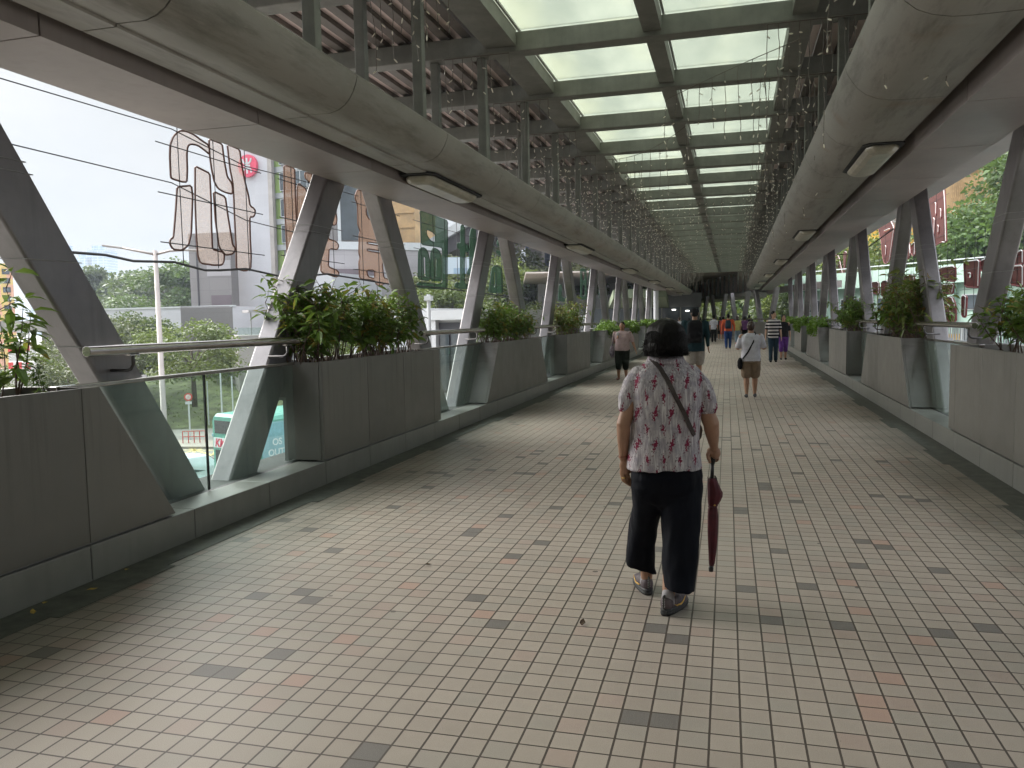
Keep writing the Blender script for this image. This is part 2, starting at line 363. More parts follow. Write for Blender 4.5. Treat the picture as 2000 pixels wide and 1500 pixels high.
# ---- parapet: kerb stones, planters with battered ends, glass in the openings between them
def clipY(poly, a, b):
    def half(P, s, y):
        o = []
        for i in range(len(P)):
            p, q = P[i], P[(i+1)%len(P)]; ip = (p[0]-y)*s >= 0; iq = (q[0]-y)*s >= 0
            if ip: o.append(p)
            if ip != iq: k_ = (y-p[0])/(q[0]-p[0]); o.append((y, p[1]+(q[1]-p[1])*k_))
        return o
    P = half(poly, 1, a); return half(P, -1, b) if len(P) > 2 else []
def openings():
    o = []
    for k in range(-1, 4):
        o.append(('A', 4.82+12.08*k, 4.17+12.08*k, 7.0+12.03*k, 7.0+12.03*k))   # near bottom, near top, far bottom, far top
        o.append(('B', 10.27+12.05*k, 10.27+12.05*k, 12.43+12.05*k, 13.15+12.05*k))
    return [q for q in o if q[3] < 47]
OPS = openings()
def parapet(side):
    X, s = (XL, -1) if side == 'L' else (XR, 1)
    sn = 'left' if side == 'L' else 'right'
    yend = 44.0 if side == 'L' else 48.0
    mb = MB(); y = Y0
    jo = .02
    edges = [Y0] + [jo+ k for k in range(-6, int(yend)) if jo+k < yend-.2] + [yend]
    for a, b in zip(edges[:-1], edges[1:]):
        mb.box((X, a+.004, 0), (X+s*.30, b-.004, ZC))
    mb.cur = 1; mb.box((X+s*.006, Y0, 0.01), (X+s*.78, yend, ZC-.012))
    k_ = mb.build('stone_kerb', [m_kerb, m_black], bevel=.006)
    tag(k_, 'grey stone kerb at the foot of the %s parapet' % sn, 'kerb')
    # walls between openings
    segs = []; prevb, prevt = Y0, Y0
    for (ty, nb, ntp, fb, ft) in OPS:
        if nb > Y0+.3: segs.append((prevb, prevt, nb, ntp))
        prevb, prevt = fb, ft
    segs.append((prevb, prevt, yend, yend))
    n_ = 0
    for (ab, at, bb, bt) in segs:
        vis = bt > (1.5 if side == 'L' else 6)
        if vis: n_ += 1
        lab = '%s planter box in the %s parapet, %s one from the camera' % ('grey stone clad', sn, ORD[n_-1]) if vis else 'grey planter box in the %s parapet behind the camera' % sn
        root = empty('planter_box', (X, (ab+bb)/2, 0), 0, lab, 'planter', 'stone clad planter boxes of the parapets')
        Yc = (ab+bb)/2
        poly = [(ab+.006, ZC+.018), (bb-.006, ZC+.018), (bt-.006, ZP), (at+.006, ZP)]
        mb = MB()
        js = [Y0-1] + [jo + k for k in range(-6, 62)] + [99]
        for a, b in zip(js[:-1], js[1:]):
            P = clipY(poly, a+.003, b-.003)
            if len(P) > 2: mb.prism([(0, p[0]-Yc, p[1]) for p in P], (s*.035, 0, 0))
        mb.build('front_panel', m_clad, root, bevel=.003)
        mb = MB(); ins = .02
        p2 = [(ab+.03, ZC), (bb-.03, ZC), (bt-.03, ZP-.012), (at+.03, ZP-.012)]
        mb.prism([(s*.036, p[0]-Yc, p[1]) for p in p2], (s*.05, 0, 0)); mb.build('inner_wall', m_rim, root)
        kt = (.86-ZC)/(ZP-ZC); am, bm = ab+(at-ab)*kt, bb+(bt-bb)*kt
        mb = MB(); mb.prism([(s*.40, p[0]-Yc, p[1]) for p in [(ab+.006, ZC), (bb-.006, ZC), (bm-.006, .86), (am+.006, .86)]], (s*.04, 0, 0)); mb.build('back_wall', m_rim, root)
        mb = MB(); mb.prism([(s*.64, p[0]-Yc, p[1]) for p in [(am+.006, .86), (bm-.006, .86), (bt-.006, ZP-.01), (at+.006, ZP-.01)]], (s*.07, 0, 0)); mb.box((s*.40, am-Yc+.01, .83), (s*.64, bm-Yc-.01, .858)); mb.build('trough', m_rim, root)
        for (yb, yt, d) in ((ab, at, 1), (bb, bt, -1)):
            ym = am if d > 0 else bm
            mb = MB(); mb.prism([(s*.036, yb-Yc, ZC+.018), (s*.40, yb-Yc, ZC+.018), (s*.40, ym-Yc, .86), (s*.64, ym-Yc, .86), (s*.64, yt-Yc, ZP-.004), (s*.036, yt-Yc, ZP-.004)], (0, d*.028, 0))
            mb.build('end_panel', m_clad, root, fixn=True)
        sz = ZP-.10; kk = (sz-ZC)/(ZP-ZC)
        mb = MB(); mb.prism([(s*.087, p[0]-Yc, p[1]) for p in [(ab+(at-ab)*kt+.04, .87), (bb+(bt-bb)*kt-.04, .87), (bb+(bt-bb)*kk-.03, sz), (ab+(at-ab)*kk+.03, sz)]], (s*.55, 0, 0)); mb.build('soil', m_soil, root)
    # glass + rails in the openings
    n_ = 0
    for (ty, nb, ntp, fb, ft) in OPS:
        if fb < (1 if side == 'L' else 6): continue
        n_ += 1
        g = empty('glass_balustrade', (X+s*.31, (nb+fb)/2, ZC), 0, 'clear glass balustrade in the %s opening of the %s parapet' % (ORD[n_-1], sn), 'balustrade', 'glass balustrades between the planters')
        Yc = (nb+fb)/2
        ext = .55
        a = min(nb, ntp)-.05; b = max(fb, ft)+.05
        if ty == 'A': dv = Yc-.28
        else: dv = Yc-.45
        for (p, q) in ((a, dv-.012), (dv+.012, b)):
            mb = MB(); mb.box((0, p-Yc, .004), (s*.012, q-Yc, .955)); mb.build('glass_pane', m_glass, g)
        mb = MB(); mb.box((s*.0, dv-.009-Yc, .004), (s*.014, dv+.009-Yc, .955)); mb.build('pane_joint', m_black, g)
        mb = MB(); mb.box((s*-.02, a-Yc, .957), (s*.035, b-Yc, .985)); mb.build('top_rail', m_chrome, g, bevel=.005)
        rx = -s*.15
        h_ = empty('handrail', (X+s*.15*-1*-1*0+s*.0, Yc, 1.425), 0, 'round steel handrail across the %s opening of the %s parapet' % (ORD[n_-1], sn), 'handrail', 'steel handrails above the glass')
        ra, rb = (nb-.50 if ty == 'A' else nb-.08)-Yc, (fb+.08 if ty == 'A' else fb+.60)-Yc
        mb = MB(); mb.tube([(s*.23, ra, 0), (s*.23, rb, 0)], .036, 20); mb.build('rail', m_chrome, h_, bevel=.003)
        for yb in ((ra+.42, rb-.30) if ty == 'A' else (ra+.25, rb-.35)):
            mb = MB(); mb.tube([(s*.23, yb, -.03), (s*.23, yb, -.11), (s*.25, yb, -.14), (s*.28, yb, -.15), (s*.435, yb, -.15)], .012, 8); mb.build('bracket', m_bracket, h_, smooth=True)
            mb = MB(); mb.box((s*.21, yb-.05, -.045), (s*.25, yb+.05, -.034)); mb.build('bracket_plate', m_chrome, h_)
parapet('L'); parapet('R')

# ---- V struts
def struts(side):
    X, s = (-4.27, -1) if side == 'L' else (2.80, 1)
    zt = 3.42 if side == 'L' else 3.62
    sn = 'left' if side == 'L' else 'right'
    Vc = [5.9+6.03*k for k in range(-2, 7)]
    n_ = 0; proto = {}
    for yc in Vc:
        if side == 'L' and yc > 43: continue
        for d in (-1, 1):
            vis = (yc > 5 if side == 'L' else yc > 10)
            if vis: n_ += 1
            lab = 'slanted grey steel strut, %s along the %s side from the camera' % (ORD[n_-1], sn) if vis else 'slanted grey steel strut on the %s side beside or behind the camera' % sn
            zb = -.25; sl = .672*d; hw = .215
            yb = d*.40 + (zb-.2)*sl*0 - (.2-zb)*sl
            if d not in proto:
                root = empty('diagonal_strut', (X, yc, 0), 0, lab, 'strut', 'slanted steel struts carrying the roof')
                mb = MB()
                y_b = d*.375 - (.2-zb)*sl; y_t = d*.375 + (zt-.2)*sl
                mb.prism([(0, y_b-hw, zb), (0, y_b+hw, zb), (0, y_t+hw, zt), (0, y_t-hw, zt)], (s*.21, 0, 0))
                mb.build('beam', m_steelp, root, bevel=.022, seg=3)
                for zz in (1.45, 2.02, 2.55, 2.62):
                    yy = d*.375 + (zz-.2)*sl; e = .006
                    mb = MB(); mb.tube([(-s*e, yy-hw-e, zz), (-s*e, yy+hw+e, zz), (s*(.21+e), yy+hw+e, zz+.01), (s*(.21+e), yy-hw-e, zz+.01)], .0035, 5, closed=True)
                    mb.build('cable_tie', m_rim, root)
                proto[d] = root
            else:
                root = dup(proto[d]); root.location = (X, yc, 0); root['label'] = lab
struts('L'); struts('R')

# ---- roof
roof = empty('bridge_roof', (0,0,0), 0, 'long dark steel bridge roof with a glazed middle strip over the walkway', 'roof')
PROF_L = dict(box=[(-4.2,3.13),(-3.55,3.13),(-3.55,3.62),(-4.2,3.62)],
    nose=[(-3.44,3.56),(-3.44,3.20),(-3.22,3.20),(-3.215,3.215),(-3.03,3.212),(-2.955,3.232),(-2.90,3.265),(-2.86,3.305),(-2.825,3.36),(-2.80,3.42),(-2.785,3.475),(-2.80,3.495),(-2.90,3.52)])
PROF_R = dict(box=[(2.65,3.34),(1.89,3.34),(1.89,3.80),(2.65,3.80)],
    nose=[(1.78,3.78),(1.78,3.44),(1.45,3.44),(1.33,3.445),(1.22,3.47),(1.13,3.51),(1.06,3.57),(1.01,3.64),(.97,3.71),(.955,3.77),(.97,3.79),(1.06,3.82)])
PJ = 2.04
for prof, s in ((PROF_L, -1), (PROF_R, 1)):
    for nm, mat_ in (('box', m_soffit), ('nose', m_nose)):
        mb = MB(); P = prof[nm]; off = 3.57 if nm == 'box' else 3.75
        y = off - PJ*6
        while y < Y1:
            a, b = max(y+.006, Y0), min(y+PJ-.006, Y1)
            if b > a: mb.prism([(p[0], a, p[1]) for p in P], (0, b-a, 0))
            y += PJ
        o = mb.build('edge_soffit' if nm == 'box' else 'rounded_edge', mat_, roof, fixn=True)
        if nm == 'nose':
            for p_ in o.data.polygons: p_.use_smooth = len(p_.vertices) == 4
            o.data.update(); md = o.modifiers.new('es', 'EDGE_SPLIT'); md.split_angle = R(32)
    zt = prof['box'][2][1]
    mb = MB(); xs = sorted([prof['box'][1][0], prof['nose'][0][0]]); mb.box((xs[0]-.05, Y0, zt-.1), (xs[1]+.05, Y1, zt-.06)); mb.build('slot_lid', m_black, roof)
    mb = MB(); xo = -5.2 if s < 0 else 3.7; xi = prof['box'][0][0]
    mb.box((min(xo,xi), Y0, zt+.004), (max(xo,xi), Y1, zt+.04)); mb.build('outer_fascia', m_soffit, roof)
YB0, PB_ = 9.33, 2.04
beamY = [YB0+PB_*k for k in range(-7, 25)]
pb = None
for y in beamY:
    if pb is None:
        mb = MB(); mb.box((-5.1, -.11, 4.68), (3.6, .11, 4.90))
        pb = mb.build('cross_beam', m_roofst, roof, bevel=.012); o = pb
    else: o = pb.copy(); col.objects.link(o)
    o.location = (0, y, 0)
ph = None
for y in beamY[2:26]:
    for x in (-2.88, -3.47, 1.12, 1.72):
        if ph is None:
            mb = MB(); mb.box((-.05, -.05, 0), (.05, .05, 1.28)); ph = mb.build('hanger_post', m_roofst, roof, bevel=.008); o = ph
        else: o = ph.copy(); col.objects.link(o)
        o.location = (x, y+.03, 3.40 if x < 0 else 3.80); o.scale = (1, 1, 1 if x < 0 else .69)
for (xa, xb, za) in ((-.965, -.765, 4.74), (-2.78, -2.42, 4.74), (.60, .84, 4.74)):
    mb = MB()
    for a, b in zip(beamY[:-1], beamY[1:]): mb.box((xa, a+.112, za), (xb, b-.112, 4.92))
    mb.build('long_beam', m_roofst, roof)
    mb = MB(); mb.box((xb+.003, Y0, 4.925), (xb+.03, Y1, 4.95)); mb.build('glazing_bead', m_rim, roof)
# skylight glass bay by bay
pp = None
for a, b in zip(beamY[:-1], beamY[1:]):
    for (xa, xb) in ((-2.42, -.965), (-.765, .60)):
        mb = MB(); mb.box((xa-.05, 0, 4.955), (xb+.05, b-a-.01, 4.967)); o = mb.build('skylight_pane', m_sky, roof); o.location = (0, a, 0)
# profiled deck beside the skylight
for (xa, xb) in ((-5.15, -2.78), (.84, 3.65)):
    mb = MB(); x = xa; 
    while x < xb:
        w1 = min(x+.15, xb); mb.cur = 0; mb.box((x, Y0, 4.99), (w1, Y1, 5.0))
        mb.cur = 1
        if x+.27 <= xb+.02: mb.box((x+.15, Y0, 4.93), (x+.27, Y1, 5.02))
        x += .27
    mb.build('roof_deck', [m_deckrib, m_deckdark], roof)
    mb = MB(); mb.box((xa, Y0, 5.03), (xb, Y1, 5.06)); mb.build('roof_sheet', m_deckrib, roof)

# ---- lamps in the soffit
m_diff = M_plain('old_lamp_diffuser', (.40,.375,.30), .35, 0, .2, 5, .05)
def lamp_make():
    r = empty('soffit_lamp')
    mb = MB(); L_, W_ = .86, .17
    def cap(L, W, z, c=.10): return [(-W+c*.6, -L, z), (W-c*.6, -L, z), (W, -L+c, z), (W, L-c, z), (W-c*.6, L, z), (-W+c*.6, L, z), (-W, L-c, z), (-W, -L+c, z)]
    mb.loft([cap(L_+.09, W_+.045, .105), cap(L_+.09, W_+.045, .085)]); mb.build('recess_shade', m_black, r)  # black plate paints the shade of the recess round the lamp
    mb = MB(); mb.loft([cap(L_, W_, .084), cap(L_, W_, .055), cap(L_-.03, W_-.03, .02), cap(L_-.10, W_-.085, .0, .08)]); mb.build('diffuser', m_diff, r, bevel=.01)
    return r
lp = lamp_make(); first = True
for side, (x, z, ys) in dict(left=(-3.36, 3.105, [9.25, 18.2, 27.4, 36.4, 45.6, 54.6]), right=(1.60, 3.345, [10.6, 19.8, 29.2, 38.5, 47.0, 55])).items():
    for i, y in enumerate(ys):
        o = lp if first else dup(lp); first = False
        o.location = (x, y, z)
        tag(o, 'long yellowed lamp under the %s roof edge, %s from the camera' % (side, ORD[i]), 'lamp', 'yellowed strip lamps along the roof edges')
# ================================================================== FOLIAGE
def M_leaf(name, c1, c2, c3=None, rough=.45, trans=.3, nscale=.5):
    t = NT(name); P = t.pos()
    n = t.noise(P, nscale, 3, .6); n2 = t.n('TexWhiteNoise', noise_dimensions='3D')
    sn = t.n('VectorMath', operation='SNAP'); sn.inputs[1].default_value = (.09,.09,.09); t.l(P, sn.inputs[0]); t.l(sn.outputs[0], n2.inputs['Vector'])
    c = t.mix(t.ramp(n, .35, .68), c1, c2)
    if c3: c = t.mix(t.math('GREATER_THAN', n2.outputs['Value'], .90), c, c3)
    c = t.mix(t.math('MULTIPLY', n2.outputs['Value'], .35), c, tuple(x*.45 for x in c1))
    d = t.bsdf(c, rough, 0, .4); tl = t.n('BsdfTranslucent')
    c2_ = t.mix(.5, c, (.35,.5,.08), 'MULTIPLY'); t.l(t.mix(.6, c, (.14,.20,.03)), tl.inputs['Color'])
    mx = t.n('MixShader'); mx.inputs[0].default_value = trans; t.l(d, mx.inputs[1]); t.l(tl.outputs[0], mx.inputs[2])
    return t.out(mx.outputs[0])
m_bark = M_plain('bark', (.11,.085,.065), .85, 0, .3, 6, .5, 30)
m_twig = M_plain('twig', (.10,.06,.04), .7, 0, .25, 20, .2)
m_lf_plant = M_leaf('planter_leaf', (.085,.165,.028), (.17,.28,.045), (.42,.30,.05), nscale=2.2)
m_lf_red = M_leaf('autumn_leaf', (.09,.14,.03), (.20,.22,.05), (.38,.16,.04), nscale=2.5)
m_lf_hedge = M_leaf('hedge_leaf', (.10,.20,.02), (.19,.33,.04), None, nscale=3)
m_lf_dark = M_leaf('tree_leaf_dark', (.055,.080,.032), (.10,.135,.05), None, nscale=.35)
m_lf_mid = M_leaf('tree_leaf_green', (.055,.10,.03), (.11,.18,.05), None, nscale=.4)
m_lf_yel = M_leaf('tree_leaf_yellow_green', (.09,.13,.025), (.19,.22,.05), None, nscale=.35)
m_lf_oliv = M_leaf('tree_leaf_olive', (.085,.10,.045), (.15,.16,.07), (.25,.24,.15), nscale=.5)

def leaf_cloud(pts, size, rng, aspect=2.0, flat=.35, outward=None):
    """many small folded leaves at the given points -> verts, faces"""
    n = len(pts); P = np.asarray(pts)
    d = rng.normal(size=(n,3)); d[:,2] *= flat
    if outward is not None: d += outward*.8
    d /= np.linalg.norm(d, axis=1)[:,None]+1e-9
    q = rng.normal(size=(n,3)); s_ = np.cross(d, q); s_ /= np.linalg.norm(s_, axis=1)[:,None]+1e-9
    up = np.cross(s_, d)
    L = size*(.6+.8*rng.random(n))[:,None]; W = L/aspect
    base = P; tip = P+d*L - np.array([0,0,1])*L*.18; mid = P+d*L*.5
    a = mid+s_*W*.5+up*W*.15; b = mid-s_*W*.5+up*W*.15
    V = np.stack([base, a, tip, b], 1).reshape(-1,3)
    F = np.arange(n*4).reshape(n,4)
    return V, F
def np_mesh(name, V, F, mat, smooth=False):
    me = bpy.data.meshes.new(name); me.vertices.add(len(V)); me.vertices.foreach_set('co', np.asarray(V, dtype=np.float32).ravel())
    k = F.shape[1]; me.loops.add(len(F)*k); me.loops.foreach_set('vertex_index', F.astype(np.int32).ravel())
    me.polygons.add(len(F)); me.polygons.foreach_set('loop_start', np.arange(0, len(F)*k, k, dtype=np.int32))
    me.polygons.foreach_set('loop_total', np.full(len(F), k, dtype=np.int32))
    me.materials.append(mat); me.update(calc_edges=True); me.validate(); return me
def mobj(name, me, parent=None):
    o = bpy.data.objects.new(name, me); col.objects.link(o); o.parent = parent; return o

def tree_proto(seed, h, cw, ch, mat, nleaf, lsize, trunk_r=.16, cone=False, droop=.0):
    rng = np.random.default_rng(seed); random.seed(seed)
    root = empty('tree'); mb = MB()
    zc = h-ch*.5
    mb.tube([(0,0,-.6),(0.05,0,h*.25),(-.05,.08,h*.5),(.05,0,h*.78)], [trunk_r*1.25, trunk_r, trunk_r*.7, trunk_r*.3], 8)
    clumps = []
    nc = 26 if not cone else 20
    for i in range(nc):
        a = rng.random()*2*PI; zz = rng.random(); 
        prof = math.sin(PI*min(1,(zz*.86+.10)))**.6 if not cone else (1-zz)**.75*.9+.1
        rr = cw*.5*prof*(.45+.6*rng.random())
        c = np.array([rr*math.cos(a), rr*math.sin(a), h-ch+zz*ch*.95]); clumps.append(c)
        if i % 2 == 0:
            z0 = h-ch + (c[2]-(h-ch))*.45
            mb.tube([(0,0,max(h*.25,z0*.8)), tuple(c*np.array([.5,.5,1])*1.0 - np.array([0,0,(c[2]-z0)*.35])), tuple(c)], [trunk_r*.4, trunk_r*.22, trunk_r*.06], 5, cap=False)
    mb.build('trunk', m_bark, root, smooth=True)
    clumps = np.array(clumps); pts = []; outw = []
    cr_ = (cw*.5)*.42 if not cone else cw*.3
    per = nleaf//nc
    for c in clumps:
        k = int(per*(.6+.8*rng.random())); g = rng.normal(size=(k,3)); g /= np.linalg.norm(g, axis=1)[:,None]
        r_ = (rng.random(k)**.45)[:,None]*cr_*(.6+.6*rng.random())
        q = g*r_*np.array([1,1,.62]); pts.append(c+q); outw.append(g)
    pts = np.concatenate(pts); outw = np.concatenate(outw); outw[:,2] -= droop
    V, F = leaf_cloud(pts, lsize, rng, 1.7, .6, outw)
    mobj('crown', np_mesh('crown', V, F, mat), root)
    return root
TP = {}
TP['dark'] = tree_proto(1, 8, 7.5, 5.6, m_lf_dark, 9000, .34)
TP['mid'] = tree_proto(2, 8, 7.0, 6.2, m_lf_mid, 16000, .22)
TP['yellow'] = tree_proto(3, 7, 7.6, 4.6, m_lf_yel, 7500, .26, droop=.2)
TP['olive'] = tree_proto(4, 7, 8.0, 5.4, m_lf_oliv, 8500, .28)
TP['cone'] = tree_proto(5, 14, 6.0, 12.0, m_lf_dark, 7000, .45, cone=True)
used = set()
def tree(kind, px, D, zb, h, rot, label, wide=1.0, group=None):
    p = ond(px, 620, D); r = TP[kind]
    o = r if kind not in used else dup(r); used.add(kind)
    o.location = (p[0], p[1], zb); o.rotation_euler = (0,0,rot); s_ = h/ {'dark':8,'mid':8,'yellow':7,'olive':7,'cone':14}[kind]
    o.scale = (s_*wide, s_*wide, s_); tag(o, label, 'tree', group); return o

# ---- planter shrubs: thin woody stems with lance-shaped leaves
def shrub_proto(seed, h, spread, nst, nl, mat, ls, name='leafy_shrub', bare=.35):
    rng = np.random.default_rng(seed); root = empty(name); mb = MB(); pts = []; dirs = []
    for i in range(nst):
        a = rng.random()*2*PI; p = np.array([rng.normal()*.05, rng.normal()*.05, 0.]); d = np.array([math.cos(a)*spread, math.sin(a)*spread, 1.]); d /= np.linalg.norm(d)
        L = h*(.55+.55*rng.random()); n = 9; path = [p.copy()]
        for j in range(n):
            d = d + rng.normal(size=3)*.14; d[2] = abs(d[2])+.12; d /= np.linalg.norm(d); p = p+d*L/n; path.append(p.copy())
            if j/n > bare*rng.random()+bare*.5:
                for _ in range(nl):
                    pts.append(p - d*L/n*rng.random()); q = rng.normal(size=3); q -= d*(q@d)*.5; q[2] = q[2]*.5-.05; dirs.append(q/np.linalg.norm(q))
            if rng.random() < .35 and j > 2:
                e = p + (rng.normal(size=3)*np.array([1,1,.5]) + np.array([0,0,.8]))*L*.16
                mb.tube([tuple(p), tuple((p+e)/2+rng.normal(size=3)*.01), tuple(e)], [.004,.003,.0015], 4, cap=False)
                for _ in range(nl+1):
                    pts.append(p+(e-p)*(.4+.6*rng.random())); q = rng.normal(size=3); q[2] *= .5; dirs.append(q/np.linalg.norm(q))
        mb.tube([tuple(x) for x in path], [.0075-.0055*k/n for k in range(n+1)], 5, cap=False)
    mb.build('stems', m_twig, root, smooth=True)
    P = np.array(pts); Dv = np.array(dirs); n = len(P)
    L = (ls*(.55+.75*rng.random(n)))[:,None]; q = rng.normal(size=(n,3))*.35+np.array([0,0,1.]); s_ = np.cross(Dv, q); s_ /= np.linalg.norm(s_, axis=1)[:,None]; up = np.cross(s_, Dv)
    W = L*.34; g = np.array([0,0,-1.])
    b0 = P+Dv*L*.08; m1 = P+Dv*L*.38; m2 = P+Dv*L*.72+g*L*.07; tp = P+Dv*L+g*L*.2
    V = np.stack([b0, m1+s_*W*.5+up*W*.18, m2+s_*W*.36+up*W*.12, tp, m2-s_*W*.36+up*W*.12, m1-s_*W*.5+up*W*.18, m1, m2], 1).reshape(-1,3)
    F = (np.arange(n)*8)[:,None,None] + np.array([[0,1,6,6],[0,6,5,5],[1,2,7,6],[6,7,4,5],[2,3,7,7],[7,3,4,4]])[None]
    F = F.reshape(-1,4)
    faces = [tuple(dict.fromkeys(f)) for f in F.tolist()]
    me = bpy.data.meshes.new('foliage'); me.from_pydata(V.tolist(), [], faces); me.materials.append(mat); me.update()
    mobj('foliage', me, root)
    return root
SP = {'green': shrub_proto(11, .78, .38, 11, 5, m_lf_plant, .12), 'green2': shrub_proto(12, .66, .48, 12, 5, m_lf_plant, .11),
      'red': shrub_proto(13, .88, .52, 11, 4, m_lf_red, .12), 'red2': shrub_proto(14, .80, .6, 13, 4, m_lf_red, .11, bare=.55),
      'tall': shrub_proto(15, 1.10, .16, 3, 4, m_lf_plant, .15, bare=.30)}
sused = set(); scount = {}
def shrub(kind, x, y, s_, rot, label, group='leafy shrubs in the planters'):
    r = SP[kind]; o = r if kind not in sused else dup(r); sused.add(kind)
    o.location = (x, y, ZP-.10); o.rotation_euler = (0,0,rot); o.scale = (s_, s_, s_)
    tag(o, label, 'shrub', group); return o
rs = random.Random(5)
def row(side, ya, yb, n, kinds, s0, where, look):
    X = XL-.38 if side == 'L' else XR+.38
    for i in range(n):
        y = ya+(yb-ya)*(i+.5)/n + rs.uniform(-.08,.08)
        shrub(rs.choice(kinds), X+rs.uniform(-.16,.16), y, s0*rs.uniform(.85,1.12), rs.uniform(0,6.3), '%s in %s, %s one' % (look, where, ORD[i]))
shrub('tall', -4.33, 4.00, .98, .4, 'tall thin plant with dark and yellow leaves in the nearest left planter')
shrub('tall', -4.40, 3.86, .80, 2.2, 'thin leaning plant at the left edge of the nearest left planter')
shrub('tall', -4.12, 4.02, .36, 4.2, 'short leafy sprout beside the tall thin plant in the nearest left planter')
row('L', 6.95, 9.95, 12, ['green','green2'], 1.12, 'the second planter on the left', 'dense green leafy shrub')
row('L', 13.4, 16.1, 9, ['green','green2','red2'], 1.0, 'the third planter on the left', 'yellowish green shrub')
row('L', 19.2, 21.8, 8, ['green2','red2','red'], 1.0, 'the fourth planter on the left', 'brownish green shrub')
row('R', 6.2, 9.6, 9, ['red','red2','green'], 1.05, 'the nearest planter on the right', 'twiggy shrub with brown and green leaves')
row('R', 13.3, 16.2, 10, ['red','green','green2'], 1.22, 'the second planter on the right', 'tall dark leafy shrub')
row('R', 19.2, 21.6, 7, ['green','green2'], 1.15, 'the third planter on the right', 'small green shrub')
def hedge(side, ya, yb, label, seed, trail=1):
    rng = np.random.default_rng(seed); X = XL-.05 if side == 'L' else XR+.05; s = -1 if side == 'L' else 1
    n = int((yb-ya)*1100); y = ya+(yb-ya)*rng.random(n); bump_ = .10+.07*np.sin(y*3.1)+.05*np.sin(y*7.7+1)
    x = X+s*(rng.random(n)*.5-.10); z = ZP-.02+rng.random(n)*bump_*1.6
    if trail:
        k = rng.random(n) < .22; x[k] = X - s*(.05+.05*rng.random(k.sum())); z[k] = ZP-.13*rng.random(k.sum())*(1+np.sin(y[k]*5))
    V, F = leaf_cloud(np.stack([x,y,z],1), .075, rng, 1.5, .5)
    o = mobj('creeping_hedge', np_mesh('creeping_hedge', V, F, m_lf_hedge)); tag(o, label, 'hedge', 'low creeping hedges on the far planters')
hedge('L', 25.6, 28.1, 'low bright green creeper on the planter behind the woman in pink', 1)
hedge('L', 31.2, 34.2, 'low bright green creeper on the sixth left planter', 2)
hedge('L', 37.4, 43.6, 'low bright green creeper at the far end of the left parapet', 3)
hedge('R', 25.3, 28.0, 'bright creeper spilling over the fourth right planter', 4)
hedge('R', 31.0, 34.2, 'bright creeper on the fifth right planter', 5)
hedge('R', 37.3, 46.0, 'bright creeper at the far end of the right parapet', 6)
# ================================================================== GROUND AND CITY
GZ = -6.0
m_ground = M_plain('ground_concrete', (.27,.255,.225), .85, 0, .22, .12, .1, 8, world=True)
m_road = M_plain('road_asphalt', (.20,.185,.165), .8, 0, .14, .4, .2, 60, world=True, streak=.1)
m_paint = M_plain('road_paint_white', (.62,.61,.58), .6, 0, .2, 5, 0)
m_paintY = M_plain('road_paint_yellow', (.62,.48,.16), .6, 0, .2, 5, 0)
m_grass = M_plain('grass', (.13,.15,.06), .9, 0, .45, .9, .6, 14, world=True)
m_pave = M_plain('pavement', (.30,.26,.22), .85, 0, .12, .6, .1, 20, world=True)
mb = MB(); S_ = 1400; mb.add([(-S_,-S_,GZ),(S_,-S_,GZ),(S_,S_,GZ),(-S_,S_,GZ)], [(0,1,2,3)])
tag(mb.build('ground', m_ground), kind='structure')
def gp(px, D, z=GZ): p = ond(px, 620, D); return (p[0], p[1], z)
mb = MB(); mb.poly([gp(-900,22,GZ+.004), gp(1100,14,GZ+.004), gp(1300,46,GZ+.004), gp(660,52,GZ+.004), gp(-300,62,GZ+.004), gp(-1200,70,GZ+.004)][::1])
tag(mb.build('road', m_road, fixn=True), kind='structure')
mb = MB(); mb.prism([gp(-300,52.5), gp(660,47.5), gp(700,50), gp(-300,56)], (0,0,.14)); tag(mb.build('pavement', m_pave, fixn=True), kind='structure')
# road markings: lane dashes and a yellow hatched box
mb = MB()
def mark(b, p, q, wd, z=GZ+.008):
    p = Vector(gp(*p, z)); q = Vector(gp(*q, z)); d = (q-p).normalized(); n = Vector((-d.y, d.x, 0))*wd/2; b.poly([p-n, q-n, q+n, p+n])
for (a, b_, c_, d_) in ((330,41.5,470,39.8),(335,38.5,402,38),(340,44.5,400,44.2),(392,35.5,500,34.5),(404,32.5,450,32)): mark(mb, (a,b_), (c_,d_), .14)
tag(mb.build('lane_marking', m_paint), kind='structure')
mb = MB()
A, B_, C_, D_ = (322,46.5), (404,46.3), (412,50.2), (330,50.8)
for p, q in ((A,B_),(B_,C_),(C_,D_),(D_,A),(A,C_),(B_,D_),((363,46.4),(371,50.5)),((326,48.6),(408,48.2))): mark(mb, p, q, .16)
tag(mb.build('box_junction_marking', m_paintY), kind='structure')
# grassy bank with rough grass
def bank(name, pxa, pxb, D0, D1, hmax, seed, mat, zfoot=GZ+.01):
    rng = random.Random(seed); nx, ny = 46, 16; vs = []; fs = []
    for j in range(ny+1):
        for i in range(nx+1):
            px = pxa+(pxb-pxa)*i/nx; tt = j/ny; D = D0+(D1-D0)*tt
            e = min(1, i/5, (nx-i)/5); sm = tt*tt*(3-2*tt)
            p = gp(px, D); z = zfoot + hmax*sm*e + mnoise.noise(Vector((p[0]*.15, p[1]*.15, seed)))*.5*e*min(1, tt*4)
            vs.append((p[0], p[1], z-.02 if j else zfoot-.2))
    for j in range(ny):
        for i in range(nx): a = j*(nx+1)+i; fs.append((a, a+1, a+nx+2, a+nx+1))
    mb = MB(); mb.add(vs, fs); o = mb.build(name, mat, smooth=True, fixn=True); tag(o, kind='structure'); return o, vs
o, bv = bank('grass_bank', -500, 700, 57, 84, 3.4, 3, m_grass)
o, bv2 = bank('hillside', 560, 1500, 62, 125, 11, 8, m_grass)
